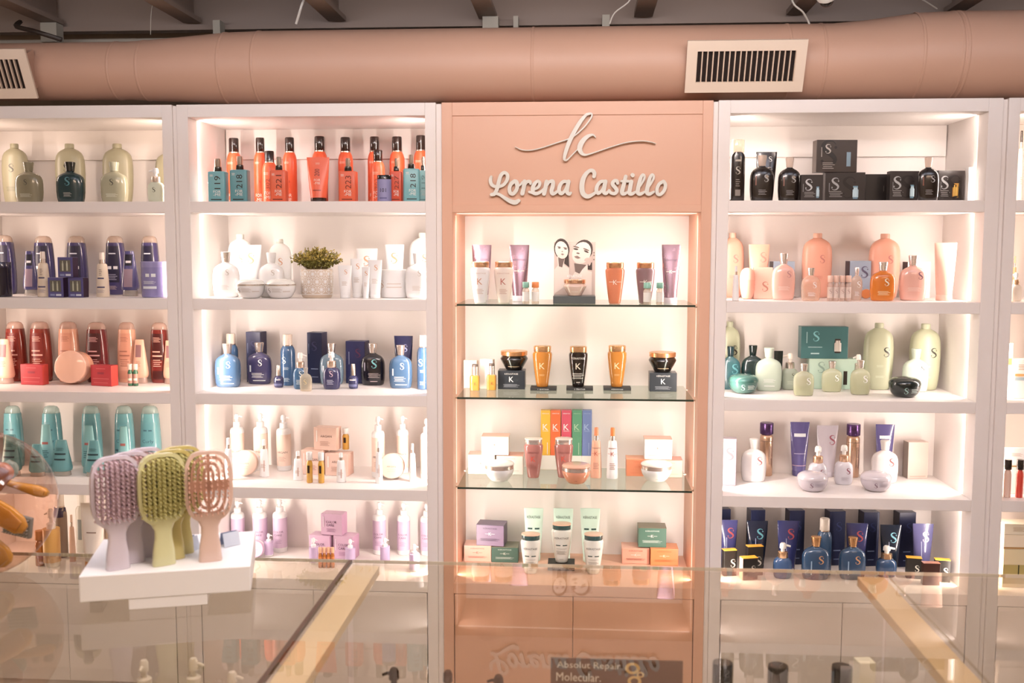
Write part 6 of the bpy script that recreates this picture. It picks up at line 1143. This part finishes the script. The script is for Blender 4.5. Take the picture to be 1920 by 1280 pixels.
# potted plant
px_, py_, pz_, pr_, ph_ = -1.0896, .13, 1.5488, 0.0663, 0.1178
t = thing('potted_plant', 'leafy olive-yellow plant in a white-patterned beige pot', 'plant', (px_, py_, pz_))
bm = bmesh.new(); loft(bm, [(0, pr_ * .86, pr_ * .86), (.004, pr_ * .9, pr_ * .9), (ph_ * .12, pr_ * .97, pr_ * .97), (ph_ * .5, pr_, pr_), (ph_ * .97, pr_ * 1.0, pr_ * 1.0), (ph_, pr_ * .97, pr_ * .97)], 2, 40)
obj('pot', bm, M('D6B8A2', .6), t, 40)
bm = bmesh.new()
def seg(a0, z0, a1, z1, wd=.0009):
    n = 4; P = []
    for i in range(n + 1):
        a = a0 + (a1 - a0) * i / n; z = z0 + (z1 - z0) * i / n; P.append((a, z))
    for (a, z), (c, d) in zip(P, P[1:]):
        da, dz = (c - a) * pr_, d - z; l = math.hypot(da, dz) or 1; na, nz = -dz / l * wd / pr_, da / l * wd
        q = [(a + na, z + nz), (a - na, z - nz), (c - na, d - nz), (c + na, d + nz)]
        bm.faces.new([bm.verts.new(((pr_ + .0009) * math.sin(u), -(pr_ + .0009) * math.cos(u), v)) for u, v in q])
step = .5; rr = step * pr_
for row in range(3):
    zc = ph_ * (.30 + row * .27)
    for j in range(-4, 5):
        ac = j * step * 1.05 + (step * .52 if row % 2 else 0)
        for q in range(12):
            an = q * math.pi / 6; R1 = .5 if q % 2 else .30
            seg(ac, zc, ac + R1 * step * math.cos(an), zc + R1 * rr * math.sin(an) * 1.05)
        for q in range(6):
            an = q * math.pi / 3 + math.pi / 6; a2 = an + math.pi / 3
            seg(ac + .5 * step * math.cos(an), zc + .5 * rr * math.sin(an) * 1.05, ac + .5 * step * math.cos(a2), zc + .5 * rr * math.sin(a2) * 1.05)
for i in range(-20, 20): seg(i * .08, ph_ * .13, (i + 1) * .08, ph_ * .13, .0012)
obj('pot_pattern', bm, M('FBF0E6', .5), t)
BXs = bmesh.new(); loft(BXs, [(ph_ * .94, pr_ * .9, pr_ * .9), (ph_ * .985, pr_ * .9, pr_ * .9)], 2, 24); obj('soil', BXs, M('5A4028', .9), t)
rnd = random.Random(3); stems = bmesh.new(); lv = [bmesh.new(), bmesh.new()]
for i in range(190):
    an = rnd.uniform(0, 2 * math.pi); sp = rnd.random() ** .7
    ex, ey = sp * .112 * math.cos(an) , sp * .07 * math.sin(an); ez = ph_ + .082 - .045 * sp ** 2 + rnd.uniform(-.018, .014)
    b0 = Vector((ex * .35, ey * .4, ph_ * .97)); b2 = Vector((ex, ey, ez)); b1 = (b0 + b2) / 2 + Vector((0, 0, .012))
    pts = [tuple(b0), tuple(b1), tuple(b2)]; tube_path(stems, pts, .0009, 4)
    for k in range(13):
        tt = .25 + .75 * k / 12; p = (1 - tt) ** 2 * b0 + 2 * tt * (1 - tt) * b1 + tt * tt * b2
        d = Vector((rnd.gauss(0, 1), rnd.gauss(0, 1), rnd.gauss(.3, .8))).normalized(); s_ = d.orthogonal().normalized(); s_ = Matrix.Rotation(rnd.uniform(0, 6.28), 3, d) @ s_
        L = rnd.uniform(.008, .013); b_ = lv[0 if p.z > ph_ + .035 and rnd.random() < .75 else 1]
        b_.faces.new([b_.verts.new(q) for q in (p, p + d * L * .5 + s_ * L * .33, p + d * L, p + d * L * .5 - s_ * L * .33)])
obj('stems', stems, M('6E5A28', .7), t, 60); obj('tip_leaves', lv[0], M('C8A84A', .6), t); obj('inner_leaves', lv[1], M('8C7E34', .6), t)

# ------------------------------------------------ glass showcases in front
GT = 1.031
def showcase(x0, x1, label, bars):
    cx = (x0 + x1) / 2; t = thing('glass_showcase', label, 'showcase', (cx, -2.4, 0)); D0, D1 = -.600, .656
    B = lambda n, mt, *a, bev=0: BX(n, mt, t, a[0] - cx, a[1] - cx, *a[2:], bev=bev)
    g = B('glass_top', glass('F4F0E8', ior=1.68), x0, x1, D0, D1, GT - .008, GT)
    for n_, bb in (('edge_strip', (x0, x1, D1 - .0008, D1 + .0012, GT - .0078, GT - .0004)),): B(n_, M('C8B8A4', .2), *bb)
    B('back_pane', glass('FBFAF6'), x0 + .002, x1 - .002, D1 - .012, D1 - .007, .70, GT - .0085)
    B('front_pane', glass('FBFAF6'), x0 + .002, x1 - .002, D0 + .005, D0 + .010, .70, GT - .0085)
    B('deck', M('E8D6C4', .5), x0, x1, D0, D1 - .002, .675, .699, bev=.001)
    B('base_cabinet', WHITE, x0, x1, D0 + .02, D1 - .03, -.09, .6745, bev=.002); B('toe_kick', M('8A7464', .6), x0 + .02, x1 - .02, D0 + .05, D1 - .06, -.15, -.0902)
    for a, b in bars: B('frame_bar', M('E8CCAC' if a < 0 else 'D0AE88', .5), a, b, D0 + .012, D1 - .014, GT - .030, GT - .0088, bev=.001)  # right bar darker: the dimmer light there is put into its colour
    return t
showcase(-2.10, -.5312, 'left glass-topped showcase carrying the brush stand and globe', [])
showcase(-.5215, .688, 'middle glass-topped showcase with cream side bars', [(-.517, -.456), (.625, .684)])
showcase(.691, 2.10, 'right glass-topped showcase beyond the right cream bar', [])
# dark polished edge of the middle showcase's glass, facing left
o = BX('glass_joint', M('4A2E1C', .3), None, -.5306, -.5219, -2.99, -1.745, GT - .0078, GT - .0002)
tag(o, 'thin dark joint line between left and middle glass tops', 'joint')

# products standing inside the showcases (only their tops show through the glass)
WPB = dict(b='F2E6DC', c='F8EEE6', band='E8D8CC', spout=0)
make('pump', -0.841, -2.156, .6995, 0.052, 0.253, 0, dict(WPB, spout=0), 'white pump bottle under glass, below the brush stand left', None)
make('pump', -0.742, -2.156, .6995, 0.052, 0.260, 0, dict(WPB, spout=1), 'white pump bottle under glass, below the brush stand centre', None)
make('pump', -0.659, -2.176, .6995, 0.054, 0.244, 0, dict(WPB, spout=1), 'white pump bottle with long spout left of the joint', None)
DKB = dict(b='c:2A1C18', c='c:1C1210', spout=-1)
make('pump', -0.349, -2.156, .6995, 0.056, 0.252, 0, DKB, 'dark pump bottle with cone nozzle under middle glass', None)
make('pump', -0.245, -2.156, .6995, 0.052, 0.250, 0, dict(DKB, spout=0), 'dark pump bottle, second from left under middle glass', None)
make('pump', -0.148, -2.156, .6995, 0.054, 0.244, 0, dict(DKB, spout=-1), 'dark pump bottle just left of the lettered card', None)
BCp = dict(b='D8C4B4', c='c:1A1210', name='black_cap_bottle')
for x_, h_, l_ in ((.273, .182, 'bottle with wide black cap right of the lettered card'), (.375, .179, 'bottle with wide black cap between two others under glass'), (.492, .181, 'bottle with wide black cap left of the right cream bar')):
    make('tub', x_, -2.156, .6995, .0375, h_ + .10, 0, BCp, l_, None)
make('carton', 0.542, -2.124, .6995, 0.031, 0.281, 8, dict(b='F4E8DC', d=.03), 'slim white box right of the black caps under glass', None)
t = thing('lettered_card', 'brown advertising card with white words under middle glass', 'sign', (.075, -2.156, .6995))
BX('card_board', M('5C4034', .4), t, -.124, .124, -.002, .002, 0, .282, bev=.0005)
bm = bmesh.new(); fr_ = lambda X, Z: -.0022
put_text(bm, 'Absolut Repair', -.052, .268, .0165, fr_, .120); put_text(bm, 'Molecular.', -.071, .246, .0165, fr_, .084); put_text(bm, '$=', -.07, .22, .02, fr_, .07)
obj('lettering', bm, M('F8EEE6', .4), t)
bm = bmesh.new()
for cx_, cz_, r_ in ((.030, .266, .014), (.034, .241, .013), (.045, .254, .007)):
    for i in range(24):
        a, b = i * math.pi / 12, (i + 1) * math.pi / 12
        bm.faces.new([bm.verts.new((cx_ + rr_ * math.cos(q), -.0026, cz_ + .8 * rr_ * math.sin(q))) for rr_, q in ((r_, a), (r_, b), (r_ * .55, b), (r_ * .55, a))])
obj('printed_rings', bm, M('E8C07C', .3), t)

# ------------------------------------------------ white brush stand and hairbrushes
ANG = math.radians(16.0); O = Vector((-.981, -2.127, 1.0314))
ux = Vector((math.cos(ANG), math.sin(ANG), 0)); uy = Vector((-math.sin(ANG), math.cos(ANG), 0))
t = thing('brush_stand', 'white slab stand with stepped foot holding hairbrushes', 'display stand', O, ANG); t.scale = (1.04,) * 3
SW, SD = .316, .252
STW = M('FBF2EC', .4)
BX('slab', STW, t, 0, SW, 0, SD, .0205, .0725, bev=.0025)
BX('foot', STW, t, .088, .233, .001, SD - .03, 0, .0206, bev=.001)
BX('underside_shade', M('6A5244', .5), t, .006, .030, .06, SD - .06, 0, .0206, bev=.001)  # added brown block, stands in for the shade under the slab
def brush(name_col, hc, label, gx, gy, rz, vent=False):
    P = O + (ux * gx + uy * gy) * 1.04; t = thing('hairbrush', label, 'hairbrush', (P.x, P.y, 1.0314 + .0758), rz, None); t.scale = (1.04,) * 3
    m_ = mat('c:' + name_col); m2 = mat(hc)
    HW, Z0, Z1 = .046, .082, .222; zc = (Z0 + Z1) / 2; HH = (Z1 - Z0) / 2
    # flared handle
    bm = bmesh.new(); loft(bm, [(0, .0215, .009), (.002, .0225, .0098), (.03, .0205, .009), (.055, .0165, .008), (.07, .0165, .0075), (.082, .022, .0065), (.092, .034, .0055), (.098, .040, .005)], 3.2, 28)
    obj('handle', bm, m_, t, 45)
    # rounded head ring
    def outline(k, n=48):
        out = []
        for i in range(n):
            a = 2 * math.pi * i / n; c, s_ = math.cos(a), math.sin(a); e = 3.4
            rw = HW * k if s_ > 0 else HW * k * (1 - .10 * abs(s_) ** 2)
            out.append((rw * math.copysign(abs(c) ** (2 / e), c), zc + (HH - (1 - k) * HW) * math.copysign(abs(s_) ** (2 / e), s_)))
        return out
    def ring(bm, k0, k1, y0, y1):
        A, Bq = outline(k0), outline(k1); n = len(A)
        v = [[bm.verts.new((x, y, z)) for x, z in L] for L, y in ((A, y0), (A, y1), (Bq, y1), (Bq, y0))]
        for j in range(4):
            a, b = v[j], v[(j + 1) % 4]
            for i in range(n): bm.faces.new((a[i], a[(i + 1) % n], b[(i + 1) % n], b[i]))
    bm = bmesh.new(); ring(bm, 1, .86, -.006, .007); obj('head_frame', bm, m_, t, 50)
    bm = bmesh.new()
    if vent:
        ring(bm, .74, .64, -.004, .004); ring(bm, .50, .40, -.004, .004); ring(bm, .26, .14, -.004, .004)
    else:
        for i in range(8): x_ = -.035 + .01 * i; box(bm, x_ - .0026, x_ + .0026, -.004, .004, Z0 + .008 + abs(x_) * .2, Z1 - .008 - abs(x_) * .2)
        for i in range(11): z_ = Z0 + .016 + i * .0108; box(bm, -.0405, .0405, -.003, .003, z_ - .0014, z_ + .0014)
    box(bm, -.042, .042, -.0035, .0035, zc - (.010 if vent else .003), zc + (.010 if vent else .003))
    if not vent:
        for z in (-.035, .035): box(bm, -.040, .040, -.0035, .0035, zc + z - .003, zc + z + .003)
    box(bm, -.003, .003, -.0035, .0035, Z0 + .006, Z1 - .006)
    obj('vented_pad', bm, m2, t, 50)
    bm = bmesh.new(); nx, nz = (9, 15) if not vent else (8, 13)
    for i in range(nx):
        for j in range(nz):
            x = -.037 + .074 * i / (nx - 1); z = Z0 + .014 + (Z1 - Z0 - .026) * j / (nz - 1) + (.002 if i % 2 else 0)
            if (abs(x) / .042) ** 3.4 + (abs(z - zc) / (HH - .008)) ** 3.4 > 1: continue
            ln = .022 if not vent else .018
            loft(bm, [(0, .0019, .0019), (ln, .0012, .0012), (ln + .0008, .0006, .0006)], 2, 6)
            vs_ = bm.verts[-18:] if False else list(bm.verts)[-18:]
            for v in vs_: v.co = Vector((x + v.co.x, -.004 - v.co.z, z + v.co.y))
    o = obj('bristles', bm, m2, t, 60); o['kind'] = 'stuff'
    return t
RZ = math.radians(38)
for q, l in ((2, 'lavender hairbrush at back of the left row'), (1, 'lavender hairbrush in the middle of the left row'), (0, 'front lavender hairbrush on white stand')):
    brush('E0CCD8', 'D8B4BC' if q == 0 else 'D8A8A4', l, .066 + .022 * q, .032 + .036 * q, RZ)
for q, l in ((2, 'olive green hairbrush at back of the middle row'), (1, 'olive green hairbrush in the middle of the centre row'), (0, 'front pale green hairbrush on white stand')):
    brush('DCD09C' if q == 0 else 'D4BC70', 'CCBC78', l, .150 + .014 * q, .040 + .034 * q, RZ)
brush('E4BCAC', 'E0A890', 'pale pink vented hairbrush, right on white stand', .237, .048, math.radians(24), True)
# folded price tags lying behind the handles
for gx, gy, rz, tl, c, l in ((.088, .190, 20, 25, '6A6090', 'dark lilac card tag behind lavender brushes'), (.190, .128, 70, 68, '9498C0', 'blue-grey card tag behind green brush handle'), (.268, .150, 48, 40, '8088B0', 'blue-grey card tag behind pink brush handle')):
    P = O + (ux * gx + uy * gy) * 1.04
    t = thing('card_tag', l, 'tag', (P.x, P.y, 1.0314 + .0764), math.radians(rz))
    for s_, cc in ((1, c), (-1, 'C8C4D4')):
        bm = bmesh.new(); box(bm, -.019, .019, -.0005, .0005, 0, .030)
        bmesh.ops.transform(bm, matrix=Matrix.Translation((0, s_ * .012, 0)) @ Matrix.Rotation(math.radians(s_ * 16), 4, 'X'), verts=bm.verts)
        obj('card_leaf', bm, M(cc, .5), t)

# ------------------------------------------------ clear globe with small brushes inside
GX, GY, GR = -1.313, -1.906, .158; GZ = 1.0316 + GR
t = thing('clear_globe', 'large clear plastic globe bowl at left picture edge', 'bowl', (GX, GY, 1.0312))
bm = bmesh.new(); rings = []
for i in range(33):
    th = math.pi * (1 - i / 32 * .90); rings.append([bm.verts.new((GR * math.sin(th) * math.cos(2 * math.pi * k / 64), GR * math.sin(th) * math.sin(2 * math.pi * k / 64), GR + GR * math.cos(th) + .0004)) for k in range(64)])
for a, b in zip(rings, rings[1:]):
    for i in range(64): bm.faces.new((a[i], a[(i + 1) % 64], b[(i + 1) % 64], b[i]))
obj('globe_shell', bm, glass('EEDCD2', ior=1.5), t, 180)
bm = bmesh.new(); rr_ = GR * math.sin(math.pi * .10); zz_ = GR + GR * math.cos(math.pi * .10)
tube_path(bm, [(rr_ * math.cos(2 * math.pi * k / 40), rr_ * math.sin(2 * math.pi * k / 40), zz_) for k in range(41)], .003, 8); obj('rim', bm, glass('E8C8BC', .3, 'E8C0B0'), t, 60)
def small_brush(dx, dy, dz, rot, L, Wd, col, pad, label):
    t = thing('mini_brush', label, 'brush', (GX + dx, GY + dy, GZ + dz)); t.rotation_euler = [math.radians(r) for r in rot]
    bm = bmesh.new(); loft(bm, [(-L / 2, Wd * .3, .005), (-L / 2 + .006, Wd * .5, .007), (-L * .2, Wd * .62, .009), (0, Wd * .8, .010), (L * .25, Wd, .010), (L * .42, Wd * .85, .009), (L / 2, Wd * .4, .006)], 2.2, 24)
    obj('brush_body', bm, mat('c:' + col), t, 60)
    bm = bmesh.new(); loft(bm, [(L * .0, Wd * .6, .004), (L * .25, Wd * .8, .005), (L * .44, Wd * .5, .004)], 2.2, 20, 0, -.008); obj('bristle_pad', bm, mat(pad), t, 60)
small_brush(.040, -.040, .012, (0, 124, 0), .20, .026, 'E0A838', 'C88C28', 'yellow brush lying diagonally across the globe')
small_brush(.090, .03, .030, (0, 104, 0), .10, .013, 'E0A838', 'D09830', 'small yellow brush at the right inside globe')
small_brush(.040, -.03, -.083, (0, 140, 0), .11, .026, 'D8A43C', 'B88830', 'yellow brush at the bottom of the globe')
small_brush(.050, .0, .060, (10, 30, 0), .07, .024, 'C88C74', 'A86C58', 'brown-pink brush near the top inside globe')
small_brush(.020, .045, .055, (0, 60, 0), .09, .022, '8CB8B8', '70A0A0', 'teal brush behind the others inside globe')
small_brush(.018, -.06, -.035, (0, 75, 0), .07, .028, 'D8A898', 'B87C74', 'rose round brush at left inside globe')
t = thing('mini_brush', 'blue-grey square pad brush low in the globe', 'brush', (GX + .072, GY + .02, GZ - .052)); t.rotation_euler = (0, math.radians(8), math.radians(-10))
BX('pad', M('8C989C', .6), t, -.035, .035, -.006, .006, -.024, .024, bev=.003)
bm = bmesh.new()
for i in range(9):
    for j in range(6): box(bm, -.031 + i * .0076 - .0009, -.031 + i * .0076 + .0009, -.012, -.005, -.019 + j * .0076 - .0009, -.019 + j * .0076 + .0009)
o = obj('bristles', bm, M('A8B4B8', .5), t); o['kind'] = 'stuff'
